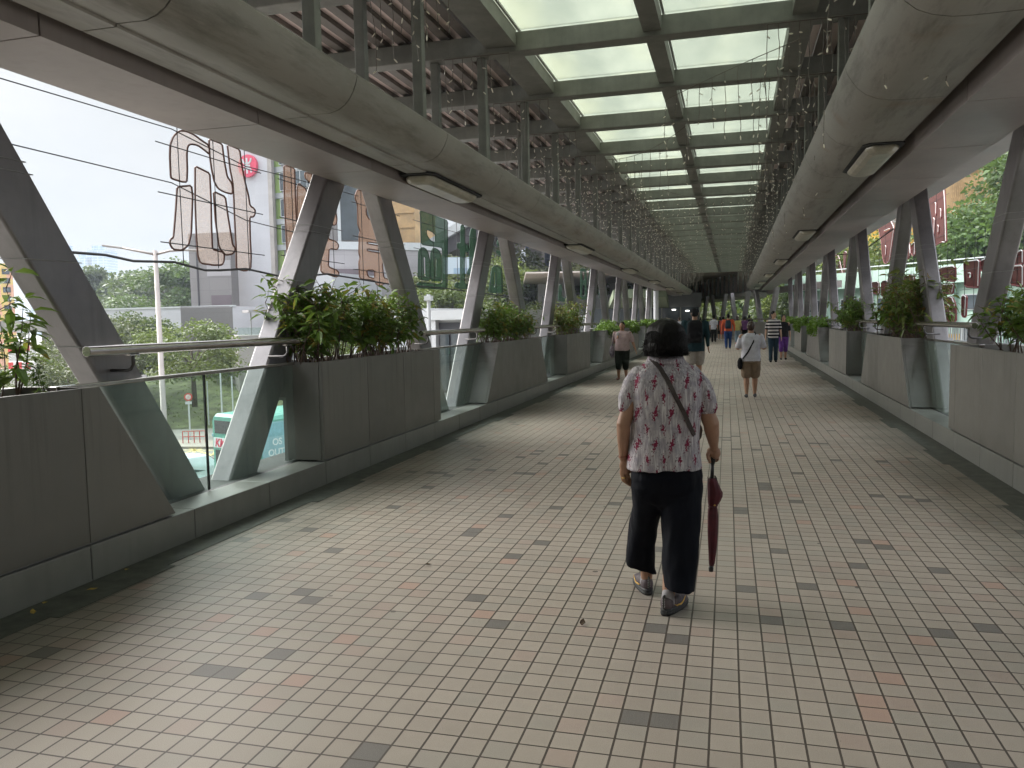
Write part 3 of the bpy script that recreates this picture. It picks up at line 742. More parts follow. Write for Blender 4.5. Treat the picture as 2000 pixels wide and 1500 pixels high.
o, bv3 = bank('hillside', 1400, 2500, 60, 140, 18, 12, m_grass)
rng = np.random.default_rng(4)
def scatter_on(vs, n, size, mat, name, label, aspect=3, up=.9, h=0):
    vs = np.array(vs); i = rng.integers(0, len(vs), n); P = vs[i]+rng.normal(size=(n,3))*np.array([1.6,1.6,.0]); P[:,2] = vs[i,2]+rng.random(n)*h
    V, F = leaf_cloud(P, size, rng, aspect, 1, np.tile([0,0,up], (n,1)))
    tag(mobj(name, np_mesh(name, V, F, mat)), label, 'grass', None, 'stuff')
scatter_on([v for v in bv if v[2] > GZ+.1], 5000, .3, m_lf_yel, 'rough_grass', 'rough dry grass growing on the bank beyond the road', 4, 1.5, .1)
scatter_on([v for v in bv2 if v[2] > GZ+.5], 26000, .75, m_lf_oliv, 'undergrowth', 'dense undergrowth covering the slope behind the white cabins', 1.8, .6, 2.2)
scatter_on([v for v in bv3 if v[2] > GZ+.5], 26000, .75, m_lf_mid, 'undergrowth', 'dense green undergrowth on the slope right of the bridge', 1.8, .6, 2.5)

# ---- haze: pale air round everything
# ---- trees left
G1 = 'trees on the bank beyond the road'
tree('olive', 205, 66, -4.4, 6.6, .3, 'round olive tree left of the street lamp before the long white building', 1.15, G1)
tree('dark', 268, 70, -4.2, 6.8, 1.2, 'darker green tree just left of the street lamp', 1.1, G1)
tree('yellow', 372, 62, -4.2, 6.0, 2.2, 'yellow green spreading tree right of the street lamp', 1.25, G1)
tree('olive', 125, 58, -5.4, 5.6, 4.0, 'low olive tree seen behind the nearest left strut', 1.2, G1)
tree('mid', 60, 60, -6, 5.2, 2.6, 'low green tree at the far left beside the barriers', 1.1, G1)
tree('olive', 455, 74, -4.0, 4.6, 1.0, 'small olive tree left of the second strut, by the glass balcony', 1.0, G1)
G2 = 'distant trees above the white building'
for i, (px, D, h, k, lb) in enumerate(((128,190,17,'cone','thin conical tree far left, next to the blue towers'),(172,170,18.5,'cone','tall feathery tree in front of the blue towers'),(190,172,20.5,'cone','tallest feathery tree in front of the blue towers'),
     (217,168,17.5,'cone','feathery tree right of the tallest one'),(245,165,17,'cone','last feathery tree before the broad dark one'),(285,160,18,'dark','broad dark tree left of the lamp arm above the white building'),
     (322,150,17,'dark','broad tree beside the far rooftop building'),(358,120,16.5,'mid','bright green tree against the grey tower block'))):
    tree(k, px, D, GZ, h, i*1.3, lb, 1.0 if k == 'cone' else 1.3, G2)
G3 = 'trees on the slope behind the white cabins'
for i, (px, D, zb, h, k) in enumerate(((700,62,-3,6.2,'yellow'),(750,60,-3,5.8,'yellow'),(800,66,-2.5,5.6,'yellow'),(860,72,-1.5,7,'olive'),(905,80,-1,8.4,'olive'),(950,76,-1,8.2,'yellow'),(885,70,-2,6.8,'yellow'),
     (1000,84,0,8.5,'olive'),(1030,90,0,7.5,'mid'),(1110,85,-1,7.5,'yellow'),(1150,82,-1,9.5,'olive'),(1195,88,-2,10,'olive'),(1230,92,-2,10,'dark'),(650,66,-3,5,'yellow'),(1075,70,-3,6,'yellow'))):
    tree(k, px, D, zb, h, i*2.1, '%s tree behind the white cabins, %s from the left' % ({'yellow':'yellow green bushy','olive':'olive brown','mid':'fresh green','dark':'dark green'}[k], ORD[i]), 1.2, G3)
G4 = 'trees right of the bridge'
for i, (px, D, zb, h, k) in enumerate(((1850,62,-3,9.8,'mid'),(1905,60,-3,12.0,'mid'),(1962,60,-3,14.2,'mid'),(2045,58,-3,16,'mid'),(1715,74,-1,9.6,'yellow'),(1650,82,-1,9.2,'mid'),(1600,85,-1,8.6,'mid'),(1560,90,-2,9,'dark'),
     (1525,100,-3,10,'mid'),(1495,105,-3,10,'mid'),(1460,110,-3,9.5,'dark'),(1430,112,-3,9,'mid'),(1400,118,-3,8,'dark'),(1775,66,-3,9.4,'dark'),(1545,92,-3,9.5,'yellow'))):
    tree(k, px, D, zb, h, i*1.7, '%s tree right of the bridge, %s counted from the camera' % ({'yellow':'yellow green','mid':'full fresh green','dark':'dark green'}[k], ORD[i]), 1.0, G4)
bw = empty('rear_light_blocker', (-1, -9, 0), 0, 'added unseen wall behind the camera that blocks light from behind', 'building')  # added unseen wall, cuts the light arriving from behind the camera
mb = MB(); mb.box((-16,-4,-6),(16,1.5,9)); mb.build('wall', m_clad, bw)
# a few fallen leaves along the left wall
m_fl = M_plain('fallen_leaf_yellow', (.42,.28,.06), .7, 0, .3, 60, 0); rl = random.Random(12)
for i, (px, py, lb) in enumerate(((178,1152,'largest yellow leaf fallen by the left wall'),(248,1113,'pale yellow leaf by the left wall beyond the largest one'),(88,1178,'reddish leaf touching the left wall'),(65,1196,'crumpled leaf nearest the left edge'),(1138,1217,'dark leaf scrap left of the woman on the tiles'),(834,1103,'dry leaf scrap in the middle of the left tiles'))):
    p = onz(px, py, .006); o = empty('fallen_leaf', p, rl.uniform(0,6), lb, 'leaf'); mb = MB(); L_ = .035+.01*(i == 0)
    mb.add([(0,-L_,0),(L_*.45,-L_*.2,.006),(L_*.3,L_*.5,.004),(0,L_,.012),(-L_*.35,L_*.45,.010),(-L_*.45,-L_*.2,.003),(0,0,.001)], [(0,1,6),(1,2,6),(2,3,6),(3,4,6),(4,5,6),(5,0,6)]); mb.build('blade', m_fl if i < 4 else m_twig, o)

def M_panels(name, c, pw, ph, joint=(.45,.45,.46), rough=.4, jw=.02, var=.04, axis='xz'):
    t = NT(name); sx = t.n('SeparateXYZ'); t.l(t.obj(), sx.inputs[0])
    a, b = t.math('DIVIDE', sx.outputs[0], pw), t.math('DIVIDE', sx.outputs[2], ph)
    ay = t.math('DIVIDE', sx.outputs[1], pw)
    j = t.math('LESS_THAN', t.math('FRACT', b), jw/ph)
    j2 = t.math('LESS_THAN', t.math('FRACT', a), jw/pw); 
    cb = t.n('CombineXYZ'); t.l(t.math('FLOOR', a), cb.inputs[0]); t.l(t.math('FLOOR', b), cb.inputs[2]); t.l(t.math('FLOOR', ay), cb.inputs[1])
    wn = t.n('TexWhiteNoise', noise_dimensions='3D'); t.l(cb.outputs[0], wn.inputs['Vector'])
    cc = t.mix(wn.outputs['Value'], tuple(x*(1-var) for x in c), tuple(min(1,x*(1+var)) for x in c))
    cc = t.mix(t.math('MULTIPLY', t.ramp(t.noise(t.mapping(t.obj(), (1,1,.2)), .8, 4), .5, .8), .12), cc, tuple(x*.5 for x in c))
    cc = t.mix(t.math('MAXIMUM', j, j2), cc, joint)
    return t.out(t.bsdf(cc, rough, 0, .5))
m_white = M_panels('white_cladding', (.46,.46,.49), 1.9, .72)
m_greyp = M_panels('grey_cladding', (.20,.185,.18), 2.4, 1.4, (.12,.11,.11))
m_grey2 = M_panels('mid_grey_cladding', (.33,.31,.315), 2.0, 1.2, (.22,.21,.21))
m_dk = M_plain('dark_recess', (.05,.045,.05), .5, 0, .2)
m_maroon = M_plain('maroon_wall', (.135,.105,.115), .7, 0, .1, .5, 0)
m_winglass = M_plain('window_glass', (.06,.075,.085), .08, 0, .3, .3, 0, spec=.8)
m_greenp = M_plain('lime_panel', (.36,.50,.16), .4, 0, .12, .5, 0)
m_whitem = M_plain('white_metal', (.50,.52,.53), .4, 0, .05, 2, 0)
m_logo = M_plain('red_sign_face', (.62,.06,.12), .4, 0, .05)
m_mint = M_panels('mint_cladding', (.36,.50,.42), 3.0, 1.1, (.30,.42,.36))
m_mint2 = M_plain('mint_wall', (.36,.50,.42), .5, 0, .1, .6, 0)
m_teal = M_plain('teal_paint', (.12,.42,.36), .4, 0, .1, 1, 0)
m_net = M_plain('construction_net', (.46,.30,.14), .8, 0, .28, .35, .4, 3, streak=.25)
m_net2 = M_plain('yellow_net', (.72,.44,.06), .8, 0, .25, .3, .4, 3)
m_conc = M_plain('raw_concrete', (.36,.33,.31), .8, 0, .2, .4, .2, 6)
m_bamboo = M_plain('bamboo_pole', (.38,.25,.11), .7, 0, .3, 3, 0)
m_blue = M_panels('haze_blue_facade', (.30,.40,.52), 6, 3.1, (.48,.55,.62), jw=.9)  # blue of the towers is distance haze put into colour; barrier shares it
m_orange = M_panels('orange_tower_facade', (.66,.36,.24), 3, 3, (.66,.47,.16), jw=.9)
m_pole = M_plain('galvanised_pole', (.33,.29,.27), .5, .4, .12, 2, 0)
m_redw = M_plain('red_paint', (.50,.05,.04), .5, 0, .1)
def facing(pxa, pxb, Da, Db=None):
    """local frame of a facade between two picks: origin, unit vector along, unit normal away from camera"""
    Db = Db or Da; a = Vector(gp(pxa, Da, 0)); b = Vector(gp(pxb, Db, 0)); d = (b-a); L = d.length; d.normalize(); n = Vector((-d.y, d.x, 0))
    if n.dot(a) < 0: n = -n
    return a, d, n, L
def zat(px, y, D): return float(ond(px, y, D)[2])
class Bld:
    def __init__(s, name, pxa, pxb, Da, Db, label, cat='building'):
        s.a, s.d, s.n, s.L = facing(pxa, pxb, Da, Db); s.o = empty(name, (s.a.x, s.a.y, 0), math.atan2(s.d.y, s.d.x), label, cat)
        s.sg = 1 if s.n.dot(Vector((-s.d.y, s.d.x, 0))) > 0 else -1
    def box(s, name, u0, u1, z0, z1, v0, v1, mat, par=None, bevel=0):
        mb = MB(); mb.box((u0, v0*s.sg, z0), (u1, v1*s.sg, z1)); return mb.build(name, mat, par or s.o, bevel=bevel)
    def win(s, u0, u1, z0, z1, frame=m_whitem, glass=m_winglass, mull=1):
        mb = MB(); g = .06
        mb.box((u0, -.05*s.sg, z0), (u1, .02*s.sg, z0+g)); mb.box((u0, -.05*s.sg, z1-g), (u1, .02*s.sg, z1))
        for k in range(mull+2):
            uu = u0+(u1-u0-g)*k/(mull+1); mb.box((uu, -.049*s.sg, z0+g), (uu+g, .02*s.sg, z1-g))
        f = mb.build('window', frame, s.o); s.box('pane', u0+.01, u1-.01, z0+.01, z1-.01, -.012, .015, glass, f)
# MTR style tower with the round sign
b = Bld('station_tower', 456, 537, 95, 93, 'tall white panelled station tower carrying a round red sign')
b.box('wall', 0, b.L, GZ, 27, 0, 14, m_white)
b.box('corner_fin', b.L+.003, b.L+.55, GZ, 27.2, -.3, .2, m_conc)
_r = Vector(ray(487,325)[:]); _k = (b.a-Vector(CAM[:])).dot(b.n)/_r.dot(b.n); lc = Vector(CAM[:])+_r*_k; lu = (Vector(lc[:])-b.a).dot(b.d); lz = float(lc[2]); mb = MB(); Rr = 1.28
mb.loft([[(lu+Rr*math.cos(a*PI/18), v*b.sg, lz+Rr*math.sin(a*PI/18)) for a in range(36)] for v in (-.05,-.42)])
sg = mb.build('round_sign', m_logo, b.o)
mb = MB()
def strip(pts, wd, v0=-.42, v1=-.47):
    for p, q in zip(pts[:-1], pts[1:]):
        d = Vector((q[0]-p[0], q[1]-p[1])); L = d.length; d /= L; n = Vector((-d.y, d.x))*wd/2; e = d*wd*.12
        P = [(p[0]-n.x-e.x, p[1]-n.y-e.y), (q[0]-n.x+e.x, q[1]-n.y+e.y), (q[0]+n.x+e.x, q[1]+n.y+e.y), (p[0]+n.x-e.x, p[1]+n.y-e.y)]
        mb.prism([(lu+x, v0*b.sg, lz+z) for x, z in P], (0, (v1-v0)*b.sg, 0))
strip([(0,-.86),(0,.86)], .22)
strip([(-.42,0),(.42,0)], .20)
for s_ in (1,-1):
    strip([(-.60,.78*s_),(-.52,.50*s_),(-.34,.31*s_),(0,.25*s_),(.34,.31*s_),(.52,.50*s_),(.60,.78*s_)], .20)
mb.build('sign_emblem', m_whitem, sg, fixn=True)
# banded facade right of the tower
b = Bld('banded_block', 538.5, 640, 93.5, 90, 'office block with lime green panels and white bands beside the station tower')
b.box('wall', .35, b.L, GZ, 27, .5, 12, m_grey2)
for k in range(11):
    z = -4.6+2.95*k
    if z < 1: continue
    b.box('white_band', .3, b.L+.1, z, z+.62, .22, .6, m_whitem)
    p = b.box('lime_panel', .35, 1.25, z+.63, z+2.94, .38, .49, m_greenp)
    if k > 4: b.win(1.45, b.L-.2, z+.75, z+2.8, mull=5)
# grey block left of the tower + roller shutter
b = Bld('grey_block', 375, 455.5, 92, 91, 'plain dark grey building block left of the white station tower')
b.box('wall', 0, b.L, GZ, zat(375,458,92), 0, 1.5, m_greyp)
b.box('downpipe', .95, 1.1, GZ, zat(375,462,92), -.12, -.004, m_dk); b.box('shutter', 2.6, b.L-.1, 3.0, zat(440,577,92), -.06, -.004, m_maroon)
b.box('panel', 2.2, b.L-.02, zat(440,540,92), zat(440,510,92), -.05, -.004, m_grey2)
# long low white building in front
b = Bld('long_white_building', 168, 455, 82, 76, 'long low white panelled building under the grey block')
b.box('wall', 0, b.L, GZ, zat(300,603,79), 0, 6, m_white); b.box('parapet_cap', -.05, b.L+.05, zat(300,603,79)+.003, zat(300,600,79), -.08, .5, m_whitem)
b = Bld('grey_annex', 455.6, 497, 76, 82, 'grey panelled end block of the long white building')
b.box('wall', 0, b.L, GZ, zat(475,601,79), .05, 5, m_greyp); b.box('roof_edge', 0, b.L, zat(475,601,79)+.003, zat(475,598,79), 0, 5, m_grey2)
b = Bld('balcony_block', 462, 560, 70, 72, 'low pale block with a glass balcony and an air conditioner')
b.box('wall', 0, b.L, GZ, zat(480,655,71), 0, 4, m_conc); b.box('glass_rail', .1, b.L, zat(480,655,71)+.003, zat(480,640,71), .02, .06, m_glass)
b.win(1.5, 2.9, zat(505,735,71), zat(505,715,71)); b.box('air_conditioner', .7, 1.3, zat(470,738,71), zat(470,728,71), -.5, -.004, m_whitem)
b.box('canopy', .9, b.L, zat(510,610,71), zat(510,605,71), -.8, 2.5, m_grey2); 
for k in range(2): b.box('canopy_post', 1.2+k*2.4, 1.3+k*2.4, zat(480,655,71)+.01, zat(510,610,71)-.003, .2, .3, m_grey2)
# white and grey stepped blocks between the second and third strut
b = Bld('white_windowed_block', 565, 652, 74, 72, 'white block with a square window behind the second strut')
b.box('wall', 0, b.L, GZ, zat(610,535,73), 0, 8, m_white); b.win(1.2, 3.0, zat(615,571,73), zat(615,546,73), mull=1)
b = Bld('grey_stepped_block', 637, 870, 80, 84, 'wide grey block with a pale parapet band and a tall dark glass bay')
b.box('wall', 0, b.L, GZ, zat(700,490,82), 0, 10, m_grey2); b.box('parapet_band', -.05, b.L, zat(700,490,82)+.003, zat(700,482,82)+.35, -.1, .3, m_whitem)
b.box('dark_opening', .8, 5.1, zat(700,600,82), zat(700,527,82), -.06, -.004, m_maroon)
b.box('upper_wall', .15, 5.4, zat(700,482,82)+.36, 20, 1.0, 9, m_greyp)
bay = b.box('glass_bay', 1.9, 4.7, zat(700,470,82), 16.5, .9, .996, m_winglass); b.box('bay_frame', 1.55, 1.85, zat(700,478,82), 17, .7, .99, m_whitem, bay)
# netted construction building
b = Bld('netted_building', 728, 815, 118, 116, 'construction tower wrapped in orange yellow netting left of the viaduct')
b.box('net', 0, b.L, zat(760,492,118), 24, 0, 8, m_net); b.box('wall', -.5, b.L+.5, GZ, zat(760,492,118)-.01, .5, 9, m_conc)
for k in range(7): b.box('scaffold_lift', -.1, b.L+.1, 13+2.1*k, 13.12+2.1*k, -.12, -.004, m_bamboo)
# viaduct ramp
a = Vector(ond(812, 500, 95)); c = Vector(ond(925, 434, 82)); d2 = Vector(ond(1150, 340, 70))
rt_ = empty('viaduct_ramp', (0,0,0), 0, 'raised white edged road ramp above the green slope', 'viaduct')
mb = MB()
for p, q in ((a,c),(c,d2)): 
    n = Vector((q.y-p.y, -(q.x-p.x), 0)).normalized()
    if n.dot(p) < 0: n = -n
    mb.prism([p, q, q+Vector((0,0,1.0)), p+Vector((0,0,1.0))], n*.3)
mb.build('parapet', m_whitem, rt_, fixn=True); mb = MB()
for p, q in ((a,c),(c,d2)):
    n = Vector((q.y-p.y, -(q.x-p.x), 0)).normalized()
    if n.dot(p) < 0: n = -n
    mb.prism([p+n*.31-Vector((0,0,1.6)), q+n*.31-Vector((0,0,1.6)), q+n*.31+Vector((0,0,.2)), p+n*.31+Vector((0,0,.2))], n*8)
mb.build('deck', m_dk, rt_, fixn=True)
mb = MB()
for k in range(5):
    p = a.lerp(d2, .12+k*.2); mb.box((p.x+3, p.y+3, GZ), (p.x+4.4, p.y+4.4, p.z-1.5))
mb.build('piers', m_conc, rt_)
b = Bld('blue_grey_barrier', 868, 925, 70, 70, 'low blue grey wall at the top of the green slope'); b.box('wall', 0, b.L, zat(900,535,70), zat(900,503,70), 0, .4, m_blue)
m_bgrid = M_panels('blue_scaffold_sheet', (.13,.16,.26), .5, .9, (.24,.27,.38), jw=.08)
b = Bld('blue_sheeted_tower', 1028, 1092, 88, 86, 'dark blue sheeted tower block rising behind the shrubs'); b.box('wall', 0, b.L, GZ, 12, 0, 8, m_bgrid)
b = Bld('bright_blue_block', 1094, 1140, 120, 118, 'bright blue clad block in the distance between two struts'); b.box('wall', 0, b.L, GZ, 12, 0, 8, M_plain('bright_blue', (.10,.22,.50), .5))
b = Bld('pale_block', 1052, 1120, 74, 74, 'pale concrete block low in front of the blue sheeted tower'); b.box('wall', 0, b.L, GZ, zat(1070,547,74), 0, 6, M_panels('pale_block_panels', (.50,.46,.44), 4, 1.9, (.32,.3,.29)))
# distant towers
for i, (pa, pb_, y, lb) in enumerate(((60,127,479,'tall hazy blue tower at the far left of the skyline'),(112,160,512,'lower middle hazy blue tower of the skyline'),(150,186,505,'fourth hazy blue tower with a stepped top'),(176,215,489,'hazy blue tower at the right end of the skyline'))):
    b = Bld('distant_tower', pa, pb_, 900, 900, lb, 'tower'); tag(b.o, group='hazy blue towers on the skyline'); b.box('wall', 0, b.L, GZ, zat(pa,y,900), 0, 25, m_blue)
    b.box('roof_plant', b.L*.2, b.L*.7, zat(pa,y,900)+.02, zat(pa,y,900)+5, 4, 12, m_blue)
b = Bld('orange_apartment_block', -80, 30, 130, 134, 'orange and pink apartment block at the left edge'); b.box('wall', 0, b.L, GZ, 12.5, 0, 3, m_orange)
for j in range(6):
    for k in (4.6, 6.3): b.win(k, k+1.1, 3.2+1.5*j, 4.1+1.5*j, frame=m_dk)
b = Bld('rooftop_building', 268, 336, 165, 165, 'pale flat roofed building among the distant trees'); b.box('wall', 0, b.L, GZ, zat(300,560,165), 0, 8, m_grey2); b.box('roof', -.6, b.L+.6, zat(300,553,165), zat(300,548,165), -1, 9, m_conc); b.box('roof_wall', 1, b.L-.5, zat(300,560,165)+.01, zat(300,553,165)-.01, .5, 7, m_winglass)
b = Bld('left_viaduct', -400, 110, 80, 82, 'pale curved flyover crossing at the far left', 'viaduct'); b.box('deck', 0, b.L, zat(40,648,81), zat(40,627,81), 0, 9, m_conc); 
for k in range(4): b.box('pier', b.L-3-9*k, b.L-1.6-9*k, GZ, zat(40,648,81)-.01, 3, 5, m_conc)

# white cabins close beside the bridge
m_cw = M_plain('white_coated_steel', (.56,.57,.58), .4, 0, .06, 1.5, 0); m_cd = M_plain('dark_louvre_door', (.045,.045,.055), .45, 0, .15, 2, 0)
def cabin(nm, pxa, pxb, Da, Db, ytop, ylow, label):
    b = Bld(nm, pxa, pxb, Da, Db, label, 'cabin'); zt = zat(pxa, ytop, Da)
    b.box('wall', 0, b.L, GZ, zt-.25, .15, 5, m_cw); b.box('roof', -.1, b.L+.1, zt-.245, zt, -.05, 5.2, m_cw)
    for u in (0, b.L-.22): b.box('post', u, u+.22, GZ, zt-.25, -.02, .147, m_cw)
    return b, zt
b, zt = cabin('white_cabin', 838, 932, 21.0, 20.2, 607, 700, 'white steel cabin with two dark doors next to the third strut')
dr = b.box('door_recess', .24, b.L-.24, zt-2.15, zt-.32, .10, .147, m_cd)
for k in range(3):
    u = .3+.36*k; b.box('door_leaf', u, u+.28, zt-2.1, zt-.5, .06, .098, m_winglass, dr)
for k in range(2):
    u = .22+.62*k; b.win(u+.1, u+.36, zt-3.25, zt-2.5, glass=m_dk, mull=0); b.box('notice_board', u+.1, u+.4, zt-4.1, zt-3.5, .10, .147, m_dk)
mb = MB(); p = ond(838, 620, 20.6)
pl = empty('white_post', (p[0], p[1], GZ), 0, 'slim white post rising above the white cabin', 'post'); mb = MB(); mb.tube([(0,0,0),(0,0,zat(838,575,20.6)-GZ)], .05, 8); mb.box((-.09,-.09,zat(838,587,20.6)-GZ),(.09,.09,zat(838,578,20.6)-GZ)); mb.build('shaft', m_cw, pl)
b, zt = cabin('white_cabin', 690, 836, 23, 22, 606, 700, 'long white cabin hidden behind the dense shrubs'); 
for k in range(2): b.win(.25+.9*k, .95+.9*k, zt-1.9, zt-1.0, mull=0)
b, zt = cabin('white_cabin', 940, 1078, 30, 34, 611, 650, 'low white cabin with square dark windows past the third strut')
for k in range(4): b.win(.45+1.1*k, 1.3+1.1*k, zt-1.05, zt-.38, glass=m_dk, mull=0)
b, zt = cabin('white_cabin', 1080, 1142, 40, 46, 616, 650, 'farthest white cabin with an open white frame')
b.win(.4, 1.4, zt-1.3, zt-.4, glass=m_dk, mull=0)
# street lamp
p = ond(310, 620, 24); L_ = empty('street_lamp', (p[0], p[1], GZ), PSI, 'tall grey street lamp with two arms in front of the trees', 'street lamp')
mb = MB(); zt = zat(308,490,24)-GZ; mb.tube([(0,0,0),(0,0,1.2),(0,0,1.25),(0,0,zt)], [.13,.13,.10,.062], 12); mb.build('pole', m_pole, L_, smooth=True)
for dx, dz in ((-1.55,.17),(1.45,-.02)):
    mb = MB(); mb.tube([(0,0,zt-.12),(dx*.3,0,zt-.02),(dx*.62,0,zt+dz*.5)], [.04,.035,.03], 8); a_ = mb.build('arm', m_pole, L_, smooth=True)
    mb = MB(); c0 = Vector((dx*.62,0,zt+dz*.5)); c1 = Vector((dx,0,zt+dz)); mb.bar(c0, c1, .16, .06); mb.build('lamp_head', m_conc, a_, bevel=.02)
# small roadside things
def post(px, D, ytop, label, r=.05, mat=m_whitem, cat='post', zb=GZ):
    p = ond(px, 620, D); o = empty('roadside_post', (p[0], p[1], zb), 0, label, cat, None); mb = MB(); zt = zat(px, ytop, D)-zb; mb.tube([(0,0,0),(0,0,zt)], r, 8); mb.build('shaft', mat, o); return o, zt
o, zt = post(360, 52, 772, 'round red traffic sign on a white post on the grass bank', .05, cat='traffic sign'); o.rotation_euler = (0,0,PSI+.3); o.name = 'traffic_sign'
mb = MB(); mb.loft([[(.26*math.cos(a*PI/12), y, zt-.15+.26*math.sin(a*PI/12)) for a in range(24)] for y in (-.06,-.09)]); dd_ = mb.build('sign_disc', m_redw, o)
mb = MB(); mb.loft([[(.17*math.cos(a*PI/12), y, zt-.15+.17*math.sin(a*PI/12)) for a in range(24)] for y in (-.09,-.095)]); mb.build('sign_centre', m_paint, dd_)
mb = MB(); mb.bar((-.1,-.1,zt-.25),(.1,-.1,zt-.05), .035, .01); mb.build('sign_bar', m_redw, dd_)
mb = MB(); mb.box((-.2,-.07,zt-.62),(.2,-.09,zt-.45)); mb.build('plate', m_whitem, o)
for i, (px, D, y, lb) in enumerate(((272,44,733,'white post carrying a small square panel'),(425,50,728,'thin white post left of the bus'),(447,54,735,'second thin white post behind the bus'),(398,60,745,'thin white post on the bank'))):
    o, zt = post(px, D, y, lb, .045)
    if i == 0: mb = MB(); mb.box((-.28,-.05,zt-.35),(.28,.0,zt)); mb.build('panel', m_grey2, o)
fr_ = empty('red_railing', gp(345, 50.5, GZ+.14), PSI+.1, 'low red railing at the edge of the grass bank', 'railing'); mb = MB()
for k in range(5): mb.tube([(k*.35,0,0),(k*.35,0,.75)], .03, 6)
for z in (.4,.75): mb.tube([(0,0,z),(1.4,0,z)], .025, 6)
mb.build('bars', m_redw, fr_)
# barriers and a yellow digger at the far left
m_barw = M_plain('barrier_white', (.75,.72,.70), .5); m_barr = M_plain('barrier_red', (.68,.07,.07), .5)
for i in range(6):
    px, D, z = (22+ (i%3)*17, 55+(i//3)*5, GZ+.4+(i//3)*2.5)
    p = ond(px, 620, D); o = empty('road_barrier', (p[0], p[1], GZ), PSI+.2, 'red and white water barrier at the far left, %s of six' % ORD[i], 'barrier', 'red and white barriers by the digger')
    zz = zat(40, 706-(i//3)*32, D)-GZ; mb = MB(); mb.box((-.3,-.2,0),(.3,.2,zz)); mb.build('block', m_barw, o, bevel=.04); mb = MB(); mb.box((-.305,-.205,zz-.5),(0,.205,zz-.05)); mb.build('red_band', m_barr, o)
p = ond(45, 620, 64); o = empty('digger', (p[0], p[1], GZ), PSI, 'yellow digger standing behind the barriers', 'digger'); m_dig = M_plain('digger_yellow', (.75,.36,.03), .45)
mb = MB(); mb.box((-1.3,-.9,1.0),(1.1,.9,2.2)); mb.build('body', m_dig, o, bevel=.1); mb = MB(); mb.box((-.2,-.8,2.21),(.9,.3,3.4)); mb.build('cab', m_winglass, o, bevel=.08)
mb = MB(); mb.bar((-.8,0,2.1),(.6,0,4.6), .3, .4); mb.bar((.6,0,4.5),(2.2,0,3.2), .25, .3); mb.build('boom', m_dig, o); mb = MB(); mb.box((-1.6,-1.1,.0),(1.5,-.6,.95)); mb.box((-1.6,.6,.0),(1.5,1.1,.95)); mb.build('tracks', m_dk, o, bevel=.2)

# ---- text helper: lettering as a mesh
def text_mesh(txt, size, mat, parent, loc, rot, name='lettering', bold=.0, ext=.004, shear=0, align='LEFT'):
    c = bpy.data.curves.new('t', 'FONT'); c.body = txt; c.size = size; c.extrude = ext; c.offset = bold; c.shear = shear; c.align_x = align
    ob = bpy.data.objects.new('t', c); col.objects.link(ob); dg = bpy.context.evaluated_depsgraph_get(); me = bpy.data.meshes.new_from_object(ob.evaluated_get(dg))
    bpy.data.objects.remove(ob); me.materials.clear(); me.materials.append(mat); o = bpy.data.objects.new(name, me); col.objects.link(o); o.parent = parent; o.location = loc; o.rotation_euler = rot; return o
# ---- double deck bus: rear faces us, side runs away to the right
m_bteal = M_plain('bus_teal', (.13,.36,.29), .3, 0, .05); m_bblue = M_plain('bus_light_blue', (.27,.45,.50), .3, 0, .12, .6, 0); m_blime = M_plain('bus_lime', (.30,.50,.10), .35, 0, .1)
m_bwin = M_plain('bus_window', (.035,.035,.045), .1, 0, .2, .5, 0, spec=.8); m_bwhite = M_plain('bus_white', (.72,.76,.76), .35); m_tyre = M_plain('tyre_rubber', (.02,.02,.02), .8)
A_ = Vector(gp(403, 29.6, GZ)); B2 = Vector(gp(485, 28.2, GZ)); ax = (B2-A_); Wb = ax.length; ang = math.atan2(ax.y, ax.x)
bus = empty('double_deck_bus', A_, ang, 'teal and light blue double-deck bus seen through the glass', 'bus')
Wb = 2.5; Lb = 11.0; Hb = 4.32
mb = MB()
def rr(x0, x1, z0, z1, y, c): return [(x0+c,y,z0),(x1-c,y,z0),(x1,y,z0+c*.4),(x1,y,z1-c),(x1-c*.4,y,z1-c*.35),(x1-c,y,z1),(x0+c,y,z1),(x0+c*.4,y,z1-c*.35),(x0,y,z1-c),(x0,y,z0+c*.4)]
mb.loft([rr(.06,Wb-.06,.42,Hb-.1,-.0,.16), rr(0,Wb,.35,Hb,.12,.2), rr(0,Wb,.35,Hb,Lb-.15,.2), rr(.06,Wb-.06,.42,Hb-.12,Lb,.2)])
mb.build('body', m_bteal, bus, fixn=True)
def pl(name, x0, x1, z0, z1, mat, side='rear', par=None, off=.012):
    mb = MB()
    if side == 'rear': mb.box((x0, -off-.012, z0), (x1, -off+.006, z1))
    else: mb.box((Wb+off-.006, x0, z0), (Wb+off+.012, x1, z1))
    return mb.build(name, mat, par or bus, bevel=.004)
pl('rear_window', .2, 2.3, 3.60, 4.08, m_bwin); pl('logo_panel', .12, 2.38, 3.06, 3.44, m_bwhite); pl('lower_rear_panel', .2, 2.3, 1.6, 2.98, m_bwin)
pl('tail_light', .02, .12, 3.46, 3.58, m_bblue); pl('tail_light', .02, .16, 1.75, 2.1, m_bblue)
text_mesh('KMB', .42, m_logo, bus, (.20, -.03, 3.11), (PI/2,0,0), 'fleet_lettering', .012, shear=.25)
pl('side_wrap', .3, Lb-.3, 2.35, 4.05, m_bblue, 'side'); pl('side_band', .3, Lb-.3, 1.25, 2.34, m_bwhite, 'side'); pl('lime_panel', .3, Lb-.3, .6, 1.24, m_blime, 'side')
pl('upper_windows', .3, Lb-.6, 3.52, 4.0, M_plain('bus_tinted_wrap', (.22,.42,.48), .15), 'side', off=.022); pl('red_motif', 5.2, 7.6, 1.3, 2.3, m_logo, 'side', off=.022)
